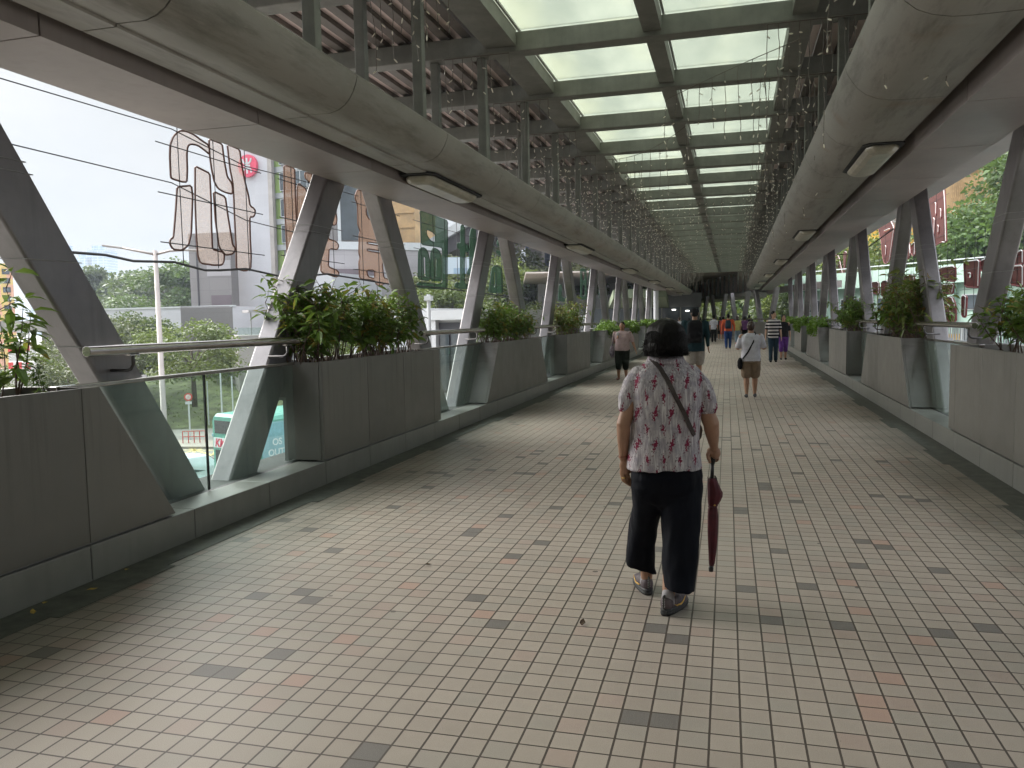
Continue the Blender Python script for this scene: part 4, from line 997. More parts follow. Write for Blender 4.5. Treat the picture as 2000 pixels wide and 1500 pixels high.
text_mesh('OS', .34, m_bwhite, bus, (Wb+.03, .75, 3.2), (PI/2,0,PI/2), 'advert_lettering', .005); text_mesh('OUT  CITY', .34, m_bwhite, bus, (Wb+.03, .55, 2.82), (PI/2,0,PI/2), 'advert_lettering', .005)
for y in (2.0, 3.3, Lb-2.2):
    for x in (0.0, Wb-.3):
        mb = MB(); mb.loft([[(x+dx, y+.48*math.cos(a*PI/10), .48+.48*math.sin(a*PI/10)) for a in range(20)] for dx in (0,.3)]); mb.build('wheel', m_tyre, bus)
# ---- white hatchback van
m_carw = M_plain('white_car_paint', (.66,.70,.72), .22, 0, .03, 1, 0, spec=.7)
p = Vector(gp(352, 35.5, GZ)); car = empty('white_van', p, PSI-.55, 'small white van below the bridge beside the glass', 'van')
def sec(w, zs, ys): pass
mb = MB(); prof = [(-2.0,.35),(2.0,.35),(2.05,.75),(1.95,1.05),(1.15,1.28),(.55,1.78),(-1.75,1.82),(-2.0,1.55),(-2.08,1.0)]
mb.loft([[(x*(.82 if z > 1.3 else .97 if z < .5 else 1)*.86, y, z) for (y, z) in prof] for x in (-1,-.9,.9,1)]); mb.build('body', m_carw, car, bevel=.05)
mb = MB(); mb.prism([(-.62,-2.075,1.08),(.62,-2.075,1.08),(.56,-1.93,1.68),(-.56,-1.93,1.68)], (0,.02,.0)); mb.build('rear_window', m_bwin, car)
mb = MB(); mb.prism([(-.64,1.20,1.27),(.64,1.20,1.27),(.56,.60,1.76),(-.56,.60,1.76)], (0,.03,.03)); mb.build('windscreen', m_bwin, car)
for sx_ in (-1,1):
    mb = MB(); mb.prism([(sx_*.80,-1.6,1.12),(sx_*.80,.95,1.12),(sx_*.715,.45,1.68),(sx_*.715,-1.6,1.68)], (sx_*.02,0,0)); mb.build('side_window', m_bwin, car)
    mb = MB(); mb.box((sx_*.6,-2.10,.85),(sx_*.8,-2.04,1.15)); mb.build('tail_light', m_redw, car)
    mb = MB(); mb.bar((sx_*.80,1.0,1.15),(sx_*1.0,1.05,1.2), .1,.14); mb.build('mirror', m_carw, car)
    for y in (-1.3,1.3):
        mb = MB(); mb.loft([[(sx_*x_, y+.31*math.cos(a*PI/8), .31+.31*math.sin(a*PI/8)) for a in range(16)] for x_ in (.68,.87)]); mb.build('wheel', m_tyre, car)
mb = MB(); mb.box((-.8,-2.14,.45),(.8,-2.04,.68)); mb.build('bumper', m_grey2, car, bevel=.03)

# ---- right hand side: mint building, fence, netted construction
b = Bld('mint_building', 1535, 2080, 58, 40, 'long mint green building right of the bridge')
zt = zat(1800, 522, 48)
b.box('wall', 0, b.L, GZ, zt-1.05, .6, 8, m_mint2); b.box('roof_band', -.2, b.L+.2, zt-1.04, zt, 0, 8.2, m_mint); b.box('roof_rail', 0, b.L, zt+.25, zt+.31, .3, .36, m_whitem)
for k in range(int(b.L/3)): b.box('pilaster', .8+3*k, 1.2+3*k, GZ, zt-1.06, .35, .59, m_mint2)
for k in range(int(b.L/3)):
    mb_ = None
    for (za, zb_) in ((zt-2.6, zt-1.7), (zt-4.4, zt-3.4)):
        f = b.box('window', 1.6+3*k, 3.2+3*k, za, zb_, .52, .597, m_whitem); b.box('pane', 1.68+3*k, 3.12+3*k, za+.07, zb_-.07, .49, .517, m_winglass, f)
b.box('teal_base', -.1, b.L, GZ, zt-5.0, -.2, .34, m_teal)
f_ = Bld('white_fence', 1690, 2150, 22, 11.5, 'white metal picket fence on the neighbouring deck', 'fence')
zf = .42; f_.box('deck_edge', -1, f_.L+1, zf-.5, zf-.02, 0, 3, m_conc)
mb = MB(); k = 0
while k*.12 < f_.L: mb.box((k*.12, -.012, zf+.05), (k*.12+.028, .012, zf+.93)); k += 1
mb.build('pickets', m_whitem, f_.o); mb = MB()
for z in (zf+.08, zf+.92, zf+.55): mb.box((0,-.025,z),(f_.L,.025,z+.045))
mb.build('fence_rails', m_whitem, f_.o)
b = Bld('yellow_notice', 1850, 1878, 19, 19, 'yellow notice boards behind the white fence', 'sign'); b.box('board', 0, b.L, zat(1860,670,19), zat(1860,652,19), .0, .03, m_net2); 
for u in (.1, b.L-.14): b.box('leg', u, u+.04, zf, zat(1860,670,19)-.005, 0, .03, m_whitem)
b = Bld('scaffolded_building', 1812, 2060, 78, 70, 'large construction building in yellow netting above the trees')
zN = zat(1900, 332, 74)
b.box('net', 0, b.L, -2, zN, 0, 10, m_net)
b.box('open_floor', .3, b.L, zN+.01, zN+3.2, 1.6, 10, m_dk); b.box('white_screen', 4.2, b.L, zN+3.21, zN+4.9, -.3, 10, m_whitem); b.box('slab', -.3, 4.0, zN+.02, zN+.5, -.6, 1.5, m_conc)
b.box('upper_net', 3.2, b.L, zN+4.95, zN+13, 0, 10, m_net); b.box('pier', 3.0, 4.1, zN+.02, zN+8, 0, 1.5, m_net)
for k in range(15): b.box('bamboo_pole', 2.0+.17*k, 2.05+.17*k, zat(1880,440,74), zat(1880,350,74)-.1*(k%3), -.35, -.29, m_bamboo)
for k in range(4): b.box('scaffold_lift', 4, b.L, zN+.4+k*.55, zN+.46+k*.55, -.5, -.44, m_whitem)
b = Bld('yellow_netted_block', 1590, 1752, 95, 88, 'bright yellow netted block between the right struts')
b.box('net', 1.5, b.L, -2, zat(1700,450,92), 0, 8, m_net2); b.box('frame', 0, b.L, zat(1700,450,92)+.01, zat(1700,428,92), .5, 8, m_conc)
mb = MB()
for k in range(12): mb.bar((k*.8, -.3*b.sg, zat(1700,452,92)), (k*.8+.8, -.3*b.sg, zat(1700,425,92)+(k%2)*.4), .05, .05)
for k in range(4): mb.box((0,-.32*b.sg, zat(1700,452,92)+k*.5),(b.L,-.26*b.sg, zat(1700,452,92)+k*.5+.05))
mb.build('scaffolding', m_whitem, b.o)
b.box('upper_net', 0, b.L, zat(1700,425,92), zat(1700,395,92), 0, 8, m_net)
# ================================================================== FAR END OF THE BRIDGE
d2_ = DIR2.normalized(); n2_ = Vector((d2_.y, -d2_.x, 0)); rz2 = math.atan2(-d2_.x, d2_.y)
fp = empty('far_parapet', (XR, 48, 0), rz2, 'grey parapet of the far bridge leg bending away to the left', 'parapet'); 
mb = MB(); k = 0
while k < 42: mb.box((0, k+.01, .24), (.4, k+1.98, 1.2)); k += 2
mb.build('wall', m_clad, fp, bevel=.004); mb = MB(); mb.box((-.02, 0, 0), (.42, 42, .235)); mb.build('kerb', m_kerb, fp)
mb = MB(); mb.tube([(-.05,0,1.38),(-.05,42,1.38)], .035, 8); mb.build('rail', m_chrome, fp)
for i in range(7):
    for d in (-1,1):
        o = empty('diagonal_strut', (XR, 48, 0), rz2, 'pale slanted strut of the far bridge leg, %s %s arm' % (ORD[i], 'near' if d < 0 else 'far'), 'strut', 'slanted steel struts of the far bridge leg'); o.location = Vector((XR,48,0))+d2_*(4.2+5.8*i)+n2_*.55
        mb = MB(); mb.prism([(0,d*.3-.19,-.2),(0,d*.3+.19,-.2),(0,d*2.1+.19,3.25),(0,d*2.1-.19,3.25)], (.26,0,0)); mb.build('beam', m_steelp, o, bevel=.02)
rf = empty('far_roof', (1.2, 60, 0), rz2, 'dark canopy roof of the far bridge leg with rounded edge', 'roof')
mb = MB(); mb.prism([(-.3,-1,3.0),(.2,-1,2.86),(.9,-1,2.86),(.9,-1,3.25),(-.35,-1,3.25)], (0,46,0)); mb.build('rounded_edge', m_nose, rf, fixn=True)
mb = MB(); mb.box((.95,-12,3.1),(1.7,45,3.5)); mb.build('edge_soffit', m_soffit, rf)
mb = MB(); mb.box((-16,-.2,4.88),(4,48,4.98)); mb.box((1.9,0,3.4),(2.0,45,4.87)); mb.build('roof_deck', m_deckrib, rf)
mb = MB()
for k in range(32): mb.box((.3,.2+1.35*k,3.26),(.4,.32+1.35*k,4.87))
mb.build('hanger_posts', m_roofst, rf)
pt = empty('entrance_building', (-2.35, 62, 0), .06, 'dark glazed entrance building at the left end of the bridge', 'building')
mb = MB(); mb.box((-12,0,-6),(0,.2,-.01)); mb.box((-12,.2,-6),(-.0,14,3.4)); mb.box((-12,-.1,2.35),(.1,.19,3.4)); mb.build('wall', M_plain('entrance_dark', (.07,.072,.07), .4), pt)
mb = MB(); mb.box((-11.9,.05,0),(0,.18,2.34)); mb.build('glazing', m_winglass, pt); 
for k in range(9): mb = MB(); mb.box((-.08-1.4*k,-.05,0),(0.02-1.4*k,.04,2.34)); mb.build('mullion', m_roofst, pt)
mb = MB(); mb = MB(); mb.box((-4.0,-.12,.75),(-3.5,-.06,1.4)); mb.build('teal_poster', M_plain('pale_teal_poster', (.26,.48,.43), .5), pt)
m_lit = NT('lit_ceiling_lamp'); em = m_lit.n('Emission'); em.inputs['Color'].default_value = (1,.97,.9,1); em.inputs['Strength'].default_value = 1.6; m_lit = m_lit.out(em.outputs[0])
for i, u in enumerate((-1.9,-.9)):
    mb = MB(); mb.ell((0,0,0), (.16,.16,.05), 12, 6); o = mb.build('ceiling_lamp', m_lit, smooth=True); o.location = (-2.35+u, 61.6, 2.15-.1*i); tag(o, '%s small lit ceiling lamp in the far entrance' % ('left' if i == 0 else 'right'), 'lamp', 'lit lamps at the far entrance')
cn = empty('entrance_canopy', (-4.4, 50, 0), .1, 'low canopy with green light painted into its underside left of the far entrance', 'canopy')
mb = MB(); mb.prism([(-2.6,-3,2.75),(.4,-3,2.75),(.9,10,2.30),(-3.5,10,2.30)], (0,0,.5)); mb.build('slab', M_plain('green_light_tint_soffit', (.16,.19,.12), .6), cn, fixn=True)  # slab colour carries the green light falling on the soffit
for i, (x_, y_, r_) in enumerate(((-4.35,44.5,.09),(-4.55,45.4,.11),(-4.2,46.4,.14))):
    o = empty('round_column', (x_, y_, 0), 0, 'white round column at the left bridge end, %s' % ['thin left one','middle one','thicker right one'][i], 'column', 'white round columns at the left bridge end'); mb = MB(); mb.tube([(0,0,-6),(0,0,3.1)], r_, 16); mb.tube([(0,0,2.5),(0,0,2.54)], r_+.015, 16); mb.build('shaft', m_cw, o, smooth=False)
o = empty('steel_column', (3.9, 52, 0), 0, 'dark grey round column on the right beyond the parapet', 'column'); mb = MB(); mb.tube([(0,0,-6),(0,0,3.6)], .22, 18); mb.build('shaft', m_pole, o, smooth=True)
# ================================================================== HANGING LIGHT DECORATIONS
from mathutils.geometry import tessellate_polygon
def M_mesh(name, c, op, hole=.5):
    t = NT(name); P = t.obj(); d0 = t.bsdf(t.mix(t.noise(P, 9, 4), tuple(x*.7 for x in c), c), .7); tl_ = t.n('BsdfTranslucent'); t.l(t.mix(t.noise(P, 22, 3), tuple(x*.7 for x in c), tuple(min(1, x*1.3) for x in c)), tl_.inputs['Color']); ms = t.n('MixShader'); ms.inputs[0].default_value = .32; t.l(d0, ms.inputs[1]); t.l(tl_.outputs[0], ms.inputs[2]); d = ms.outputs[0]
    tr = t.n('BsdfTransparent'); n = t.ramp(t.noise(P, 95, 2, .5), hole-.04, hole+.04)
    f = t.math('MULTIPLY_ADD', n, op*.55, op*.40); mx = t.n('MixShader'); t.l(f, mx.inputs[0]); t.l(tr.outputs[0], mx.inputs[1]); t.l(d, mx.inputs[2]); return t.out(mx.outputs[0])
m_fill = dict(pale=M_mesh('pale_mesh', (.46,.37,.32), .72, .44), brown=M_mesh('brown_mesh', (.27,.175,.125), 1.0, .44), green=M_mesh('green_mesh', (.022,.052,.032), 1.1, .42), red=M_mesh('red_mesh', (.10,.026,.022), 1.7, .38))
m_rope = dict(pale=M_plain('brown_rope_light', (.13,.06,.045), .6), brown=M_plain('rust_rope_light', (.17,.08,.05), .6), green=M_plain('green_rope_light', (.03,.08,.05), .6), red=M_plain('maroon_rope_light', (.16,.03,.03), .6))
m_tubew = M_plain('white_rope_light', (.66,.66,.64), .4, 0, .1)
m_wire = M_plain('black_wire', (.02,.02,.022), .6)
def smoothp(P, it=1):
    for _ in range(it):
        Q = []
        for i in range(len(P)):
            p, q = P[i], P[(i+1)%len(P)]; d = math.hypot(q[0]-p[0], q[1]-p[1])
            k = min(.25, 3.0/d) if d > 0 else .25
            Q.append((p[0]+(q[0]-p[0])*k, p[1]+(q[1]-p[1])*k)); Q.append((q[0]-(q[0]-p[0])*k, q[1]-(q[1]-p[1])*k))
        P = Q
    return P
def sign(X, strokes, colr, label, org, sc_, rad=.010, wires=True, white=False):
    px = lambda q: onx(org[0]+q[0]/sc_, org[1]+q[1]/sc_, X)
    rope2 = MB(); allp = []; fill = MB(); rope = MB(); wr = MB(); s = 1 if X > 0 else -1
    for st in strokes:
        outer, holes = (st, []) if not isinstance(st[0], list) else (st[0], st[1:])
        loops = [[px(q) for q in smoothp([(a/sc_, b/sc_) for a, b in l])] if False else [onx(org[0]+a, org[1]+b, X) for a, b in smoothp([(a/sc_, b/sc_) for a, b in l])] for l in [outer]+holes]
        loops = [[Vector(p[:]) for p in l] for l in loops]
        tris = tessellate_polygon(loops); flat = [p for l in loops for p in l]
        fill.add(flat, [tuple(t_) for t_ in tris]); allp += flat
        for l in loops:
            rope.tube([p + Vector((-s*.012,0,0)) for p in l], rad, 5, closed=True)
            if colr == 'red':
                k_ = len(l)//2; rope2.tube([p + Vector((-s*.035,.02,.01)) for p in l[:k_]], .013, 4)
    c = Vector((X, sum(p.y for p in allp)/len(allp), min(p.z for p in allp))); root = empty('hanging_light_sign', c, 0, label, 'light sign', 'hanging rope light characters beside the bridge')
    ya, yb = min(p.y for p in allp), max(p.y for p in allp); za, zb = min(p.z for p in allp), max(p.z for p in allp)
    for k in range(3 if wires else 0):
        y = ya+(yb-ya)*(.12+.38*k); wr.tube([(X-s*.02, y, za), (X-s*.02, y, zb+.6)], .006, 4)
    if wires:
        for k in (.15,.5,.85): wr.tube([(X-s*.02, ya-.15, za+(zb-za)*k), (X-s*.02, yb+.15, za+(zb-za)*k)], .006, 4)
    for b_, nm, m_ in ((fill,'mesh_fill',m_fill[colr]), (rope,'rope_outline',m_rope[colr]),(rope2,'white_tube',m_tubew), (wr,'support_wires',m_wire)):
        if b_.v: b_.v = [(x-c.x, y-c.y, z-c.z) for x, y, z in b_.v]; b_.build(nm, m_, root)
    return root
rope2 = MB(); XS = -5.6
o1, s1 = (300,230), 5.556
sign(XS, [
 [(175,640),(165,420),(170,290),(205,200),(270,140),(340,145),(420,180),(500,240),(590,300),(600,400),(540,350),(470,300),(390,285),(358,310),(350,400),(355,560),(350,700),(290,695),(185,660)],
 [(590,230),(735,285),(760,480),(790,640),(840,710),(850,780),(845,830),(760,810),(690,770),(650,700),(620,560),(600,420)],
 [(790,290),(925,345),(945,500),(980,680),(1020,840),(1040,960),(1090,990),(1095,1040),(1070,1080),(1035,1075),(1040,1300),(1050,1500),(1045,1640),(980,1665),(890,1640),(885,1400),(870,1100),(860,850),(850,700),(820,560)],
 [(440,525),(600,605),(615,900),(620,1200),(630,1430),(700,1450),(760,1460),(755,1560),(730,1600),(640,1600),(500,1580),(470,1500),(455,1300),(440,900)],
 [(245,750),(400,735),(415,850),(400,1250),(370,1380),(300,1440),(200,1430),(165,1370),(170,1320),(205,1300),(230,1000)],
 [(640,800),(770,860),(800,1080),(850,1380),(880,1420),(850,1480),(760,1490),(700,1400),(660,1100)]],
 'pale', 'pale mesh character sign with brown outline hanging against the sky', o1, s1, .011)
o2, s2 = (540,300), 7.5
sign(XS, [[(95,170),(255,215),(265,600),(290,1150),(300,1350),(300,1700),(160,1700),(130,1200),(105,700)],
 [(310,430),(430,530),(440,860),(400,1150),(380,1700),(320,1700),(300,1250),(290,900),(290,500)],
 [(410,270),(640,350),(610,440),(520,440),(440,400),(400,330)],
 [(850,850),(880,960),(860,1050),(780,1050),(745,1250),(870,1290),(905,1350),(880,1410),(760,1390),(750,1660),(900,1720),(905,1790),(860,1810),(640,1740),(640,1400),(700,1200),(800,960)]],
 'brown', 'brown mesh character sign crossed by the second left strut', o2, s2)
o3, s3 = (640,350), 5.556
sign(XS, [[[(320,110),(400,150),(480,200),(530,400),(600,700),(760,1100),(740,1150),(600,1130),(580,1160),(520,1150),(510,1100),(340,1080),(330,900),(345,850),(330,800),(335,600),(345,560),(320,500),(315,270),(285,200),(300,150)],
  [(420,680),(620,710),(640,740),(420,700)],[(420,755),(640,790),(640,815),(420,780)],[(415,985),(500,985),(505,1080),(430,1060)],[(585,900),(640,940),(655,1090),(600,1070)],[(410,300),(480,310),(475,380),(450,450),(412,380)]]],
 'brown', 'rust brown mesh character sign with slots behind the third left strut', o3, s3)
sign(XS, [[[(990,350),(1020,345),(1240,430),(1295,450),(1290,1180),(1260,1195),(970,1180),(965,1120),(1200,1140),(1240,1120),(1240,760),(1225,740),(1010,710),(1005,420)],[(1065,540),(1160,590),(1160,690),(1110,670),(1065,600)]],
  [[(975,1080),(980,770),(1020,735),(1075,770),(1105,900),(1105,1095),(1060,1100)],[(1030,840),(1055,840),(1060,1060),(1035,1060)]],
  [[(1112,1100),(1112,790),(1140,740),(1200,770),(1228,830),(1228,1105)],[(1160,850),(1178,850),(1172,1060),(1160,1060)]]],
 'green', 'largest green mesh character sign with two arches inside', o3, s3)
sign(XS, [[(1440,490),(1480,510),(1480,700),(1530,730),(1530,790),(1485,780),(1480,1140),(1600,1160),(1600,1190),(1420,1190),(1370,1170),(1380,1120),(1435,1130),(1435,770),(1395,740),(1400,690),(1435,700)],
  [(1550,530),(1600,545),(1605,650),(1600,900),(1610,980),(1590,1150),(1550,1140),(1550,1020),(1510,1040),(1510,990),(1535,960),(1535,620)]],
 'green', 'narrow green mesh character sign left of the fourth strut', o3, s3)
sign(XS, [[(1840,650),(1890,670),(1890,740),(1830,720)],[(1820,770),(1885,790),(1890,840),(1820,800)],[[(1740,1230),(1780,950),(1850,930),(1890,980),(1895,1240)],[(1800,1000),(1815,1000),(1815,1150),(1795,1190)]]],
 'green', 'small green mesh character sign between the fourth and fifth struts', o3, s3)
o4 = (980,440)
sign(XS, [[(620,640),(650,650),(645,780),(740,810),(740,840),(610,820)],[(700,620),(722,640),(715,800),(690,800)]], 'green', 'green mesh character sign right behind the sixth left strut', o4, s3, .01)
sign(XS, [[[(850,460),(915,480),(922,800),(850,810)],[(870,500),(895,510),(900,600),(872,600)],[(870,650),(900,650),(900,770),(872,770)]],[(945,490),(990,500),(975,790),(940,790)]], 'green', 'green mesh character sign with two square holes before the seventh strut', o4, s3, .01)
sign(XS, [[(1060,620),(1095,640),(1100,780),(1050,800)]], 'green', 'last small green mesh character sign of the left row', o4, s3, .01)
oR = (1600,360); sR = 5.0; XR_ = 6.4
sign(XR_, [[[(1050,140),(1230,30),(1240,200),(1250,570),(1200,560),(1110,620),(1090,400),(1060,250)],[(1140,180),(1152,180),(1150,300),(1140,300)],[(1190,240),(1202,240),(1200,330),(1190,330)],[(1122,330),(1138,330),(1130,500),(1120,500)],[(1165,400),(1178,400),(1172,480),(1165,480)]]],
 'red', 'tall dark red mesh character sign hanging highest on the right', oR, sR, .02)
sign(XR_, [[[(580,390),(700,340),(740,420),(700,700),(690,760),(640,780),(620,700),(610,560),(590,480)],[(650,600),(662,600),(656,700),(648,700)],[(630,460),(700,430),(700,442),(632,472)]]], 'red', 'dark red mesh character sign hanging before the yellow netted block', oR, sR, .02)
sign(XR_, [[(850,620),(890,560),(900,690),(870,730),(835,735)],[(905,600),(945,560),(940,700),(905,690)]], 'red', 'small dark red mesh sign between two right struts', oR, sR, .02)
XQ = 5.2
sign(XQ, [[(1170,850),(1205,815),(1340,800),(1340,950),(1170,930)],[(1180,985),(1330,975),(1310,1070),(1190,1060)],[[(1190,1110),(1310,1100),(1340,1180),(1345,1340),(1220,1345)],[(1215,1190),(1240,1190),(1235,1300),(1222,1300)],[(1265,1180),(1290,1180),(1300,1300),(1275,1310)]]], 'red', 'maroon mesh character sign of three stacked blocks, right of the thick strut', oR, sR, .02)
sign(XQ, [[[(1420,760),(1580,740),(1570,1010),(1430,1000)],[(1465,870),(1500,865),(1495,915),(1465,920)]],[(1590,750),(1660,725),(1640,860),(1590,850)],[(1400,1090),(1450,1090),(1440,1300),(1400,1290)]], 'red', 'maroon mesh character sign with one square hole behind the bush', oR, sR, .02)
sign(XQ, [[(820,905),(935,880),(942,1000),(935,1330),(905,1330),(905,1030),(820,1010)],[(780,1100),(800,1090),(810,1300),(785,1300)]], 'red', 'maroon hook shaped mesh sign above the handrail', oR, sR, .02)
sign(XQ, [[[(980,1100),(1030,1000),(1055,1330),(975,1320)],[(1005,1150),(1020,1150),(1025,1260),(1008,1260)]]], 'red', 'maroon mesh sign touching the left edge of the thick strut', oR, sR, .02)
sign(XQ, [[(1910,690),(2010,640),(2010,780),(1900,790)],[(1880,805),(2010,795),(2010,1000),(1880,980)]], 'red', 'bright maroon mesh sign at the right edge of the view', oR, sR, .02)
sign(XQ, [[(500,960),(590,950),(590,1080),(500,1060)],[(610,950),(680,935),(670,1100),(615,1090)]], 'red', 'maroon mesh sign low behind the middle shrubs on the right', oR, sR, .02)
sign(9.5, [[(160,680),(195,700),(250,960),(235,1080)],[(190,900),(215,905),(215,1080),(190,1080)],[(240,655),(272,655),(245,900)]], 'red', 'thin red crossed strokes hanging far along the right side', oR, sR, .03)
# long wires the decorations hang from
def wire(pts, X, label, r=.006, sag=0, nm='hanging_wire'):
    P = [onx(x, y, X) for x, y in pts]; mb = MB(); mb.tube([tuple(p) for p in P], r, 5); tag(mb.build(nm, m_wire), label, 'wire', 'thin wires along the bridge side')
wire([(-60,135),(335,252),(480,325),(560,345),(700,383)], XS, 'upper thin wire crossing the white sky')
wire([(-60,262),(335,357),(480,430),(640,470)], XS, 'lower thin wire crossing the white sky')
wire([(60,480),(140,493),(205,498),(260,510),(340,512),(400,528),(430,528),(480,525),(530,536),(560,543),(640,535),(700,545),(760,555),(860,562),(960,575),(1030,582)], XS+.05, 'black sagging power cable under the left characters', .013, nm='power_cable')
wire([(1600,500),(1680,495),(1690,487),(1745,447)], 3.15, 'black cable looped over the right struts', .014, nm='power_cable')
wire([(1820,515),(1870,512),(1990,500)], XQ, 'thin wire above the maroon signs')

# ---- fairy light curtains under the roof
m_lwire = M_plain('light_string_wire', (.10,.085,.065), .6); m_bulb = M_plain('clear_bulb', (.80,.74,.62), .3, 0, .15)
def curtain(xa, xb, y, z0, step, lmin, lmax, label, seed, sagz=0, ydrift=0.0):
    rng = random.Random(seed); w_ = MB(); b_ = MB(); n = max(2, int((xb-xa)/step)); top = []
    for i in range(n+1):
        k = i/n; top.append(Vector((xa+(xb-xa)*k, y+ydrift*k, z0-sagz*4*k*(1-k))))
    w_.tube(top, .005, 4, cap=False)
    for p in top:
        if rng.random() < .08: continue
        L = rng.uniform(lmin, lmax); q = p.copy(); path = [q.copy()]; m_ = max(3, int(L/.11))
        for j in range(m_):
            q = q + Vector((rng.gauss(0,.009), rng.gauss(0,.009), -L/m_)); path.append(q.copy())
            if rng.random() < .62:
                d = Vector((rng.gauss(0,1), rng.gauss(0,1), -.5-.8*rng.random())).normalized()*rng.uniform(.035,.06)
                b_.tube([q, q+d*.5, q+d], [.004,.008,.005], 4)
        w_.tube(path, .0042, 3, cap=False)
    c = Vector((xa, y, z0)); root = empty('fairy_light_curtain', c, 0, label, 'light curtain', 'fairy light curtains under the roof')
    for m2, nm, mt in ((w_,'wires',m_lwire),(b_,'bulbs',m_bulb)):
        m2.v = [(u-c.x, v-c.y, w-c.z) for u, v, w in m2.v]; o = m2.build(nm, mt, root)
        if nm == 'bulbs': o['kind'] = 'stuff'
nl = nr = 0
for i, y in enumerate(beamY):
    if y < 5 or y > 58: continue
    far = y > 30; st = .10 if not far else .15
    if y > 7: curtain(-3.7 if y > 12 else -3.3, -1.9 if y > 16 else -2.5, y-.14, 4.66, st, .35 if y < 14 else .6, .75 if y < 14 else 1.25, 'fairy light curtain on the left under the roof, %s from the camera' % ORD[nl], 100+i); nl += (y > 7)
    curtain(.35 if y > 8 else .75, 1.75, y-.14, 4.66, st if y > 9 else .11, .5, 1.3, 'fairy light curtain on the right under the roof, %s from the camera' % ORD[nr], 300+i); nr += 1
curtain(-.9, .7, 11.6, 4.6, .15, .5, .9, 'fairy light curtain swagged across the skylight, nearest to the camera', 7, -.02, -2.0)
curtain(-2.3, -.7, 15.2, 4.55, .15, .6, 1.0, 'fairy light curtain swagged across the skylight, second from the camera', 8, .15, -2.2)
curtain(-1.6, .4, 19.5, 4.6, .16, .5, .9, 'fairy light curtain swagged across the skylight, third from the camera', 9, .2, 1.0)
for i, y in enumerate((21.9, 26.0, 30.1, 36.2, 42.3)): curtain(-1.9, .35, y, 4.66, .2, .3, .6, 'short fairy light curtain in the middle of the roof, %s from the camera' % ORD[i], 50+i)
# ================================================================== PEOPLE
def remeshed(mb, name, mat, voxel, smooth=4, disp=None, parent=None, fac=.5):
    me = mb.mesh('tmp'); b = bmesh.new(); b.from_mesh(me); bmesh.ops.recalc_face_normals(b, faces=b.faces); b.to_mesh(me); b.free()
    o = bpy.data.objects.new('tmp', me); col.objects.link(o)
    r_ = o.modifiers.new('r', 'REMESH'); r_.mode = 'VOXEL'; r_.voxel_size = voxel; r_.use_smooth_shade = True
    if smooth: s_ = o.modifiers.new('s', 'SMOOTH'); s_.iterations = smooth; s_.factor = fac
    dg = bpy.context.evaluated_depsgraph_get(); m2 = bpy.data.meshes.new_from_object(o.evaluated_get(dg)); bpy.data.objects.remove(o)
    if disp:
        n = len(m2.vertices); co = np.empty(n*3, dtype=np.float32); m2.vertices.foreach_get('co', co); co = co.reshape(-1,3)
        no = np.array([v.normal[:] for v in m2.vertices]); co2 = co + no*disp(co)[:,None]; m2.vertices.foreach_set('co', co2.astype(np.float32).ravel()); m2.update()
    m2.name = name; m2.materials.clear(); m2.materials.append(mat); m2.polygons.foreach_set('use_smooth', [True]*len(m2.polygons))
    ob = bpy.data.objects.new(name, m2); col.objects.link(ob); ob.parent = parent; return ob
def limb(mb, pts, rad, n=14):
    pts = [Vector(p) for p in pts]; mb.tube(pts, rad, n)
    for p, r in ((pts[0], rad[0]), (pts[-1], rad[-1])): mb.ell(p, (r,r,r), n, 8)
    for p, r in zip(pts[1:-1], rad[1:-1]): mb.ell(p, (r*.99,)*3, n, 8)
def rings(mb, rs, n=28, ex=2.4):
    """rs: (z, cx, cy, rx, ry) cross-sections stacked upwards"""
    out_ = []
    for (z, cx, cy, rx, ry) in rs:
        ring = []
        for k in range(n):
            a = 2*PI*k/n; c, s_ = math.cos(a), math.sin(a); q = (abs(c)**ex+abs(s_)**ex)**(-1/ex)
            ring.append((cx+rx*c*q, cy+ry*s_*q, z))
        out_.append(ring)
    mb.loft(out_)
def foldnoise(sx, sz, amp, seed=0.):
    def f(co):
        return np.array([mnoise.noise(Vector((p[0]*sx+seed, p[1]*sx, p[2]*sz)))*amp + mnoise.noise(Vector((p[0]*sx*2.7, p[1]*sx*2.7+seed, p[2]*sz*2.3)))*amp*.4 for p in co])
    return f
def M_skin(name, c): return M_plain(name, c, .5, 0, .10, 9, .08, 120, spec=.4)
m_skin = M_skin('skin_tan', (.40,.225,.145)); m_skin2 = M_skin('skin_light', (.50,.31,.215)); m_skin3 = M_skin('skin_brown', (.34,.19,.12))
m_hair = M_plain('black_hair', (.0055,.0042,.0038), .5, 0, .3, 60, .5, 240, spec=.18); m_hairb = M_plain('brown_hair', (.045,.022,.014), .45, 0, .3, 60, .4, 200)
def cloth(name, c, rough=.8, var=.12): return M_plain(name, c, rough, 0, var, 14, .2, 160, spec=.08)
m_eye = M_plain('eye_dark', (.02,.015,.012), .3); m_lip = M_plain('lip', (.30,.10,.08), .5)

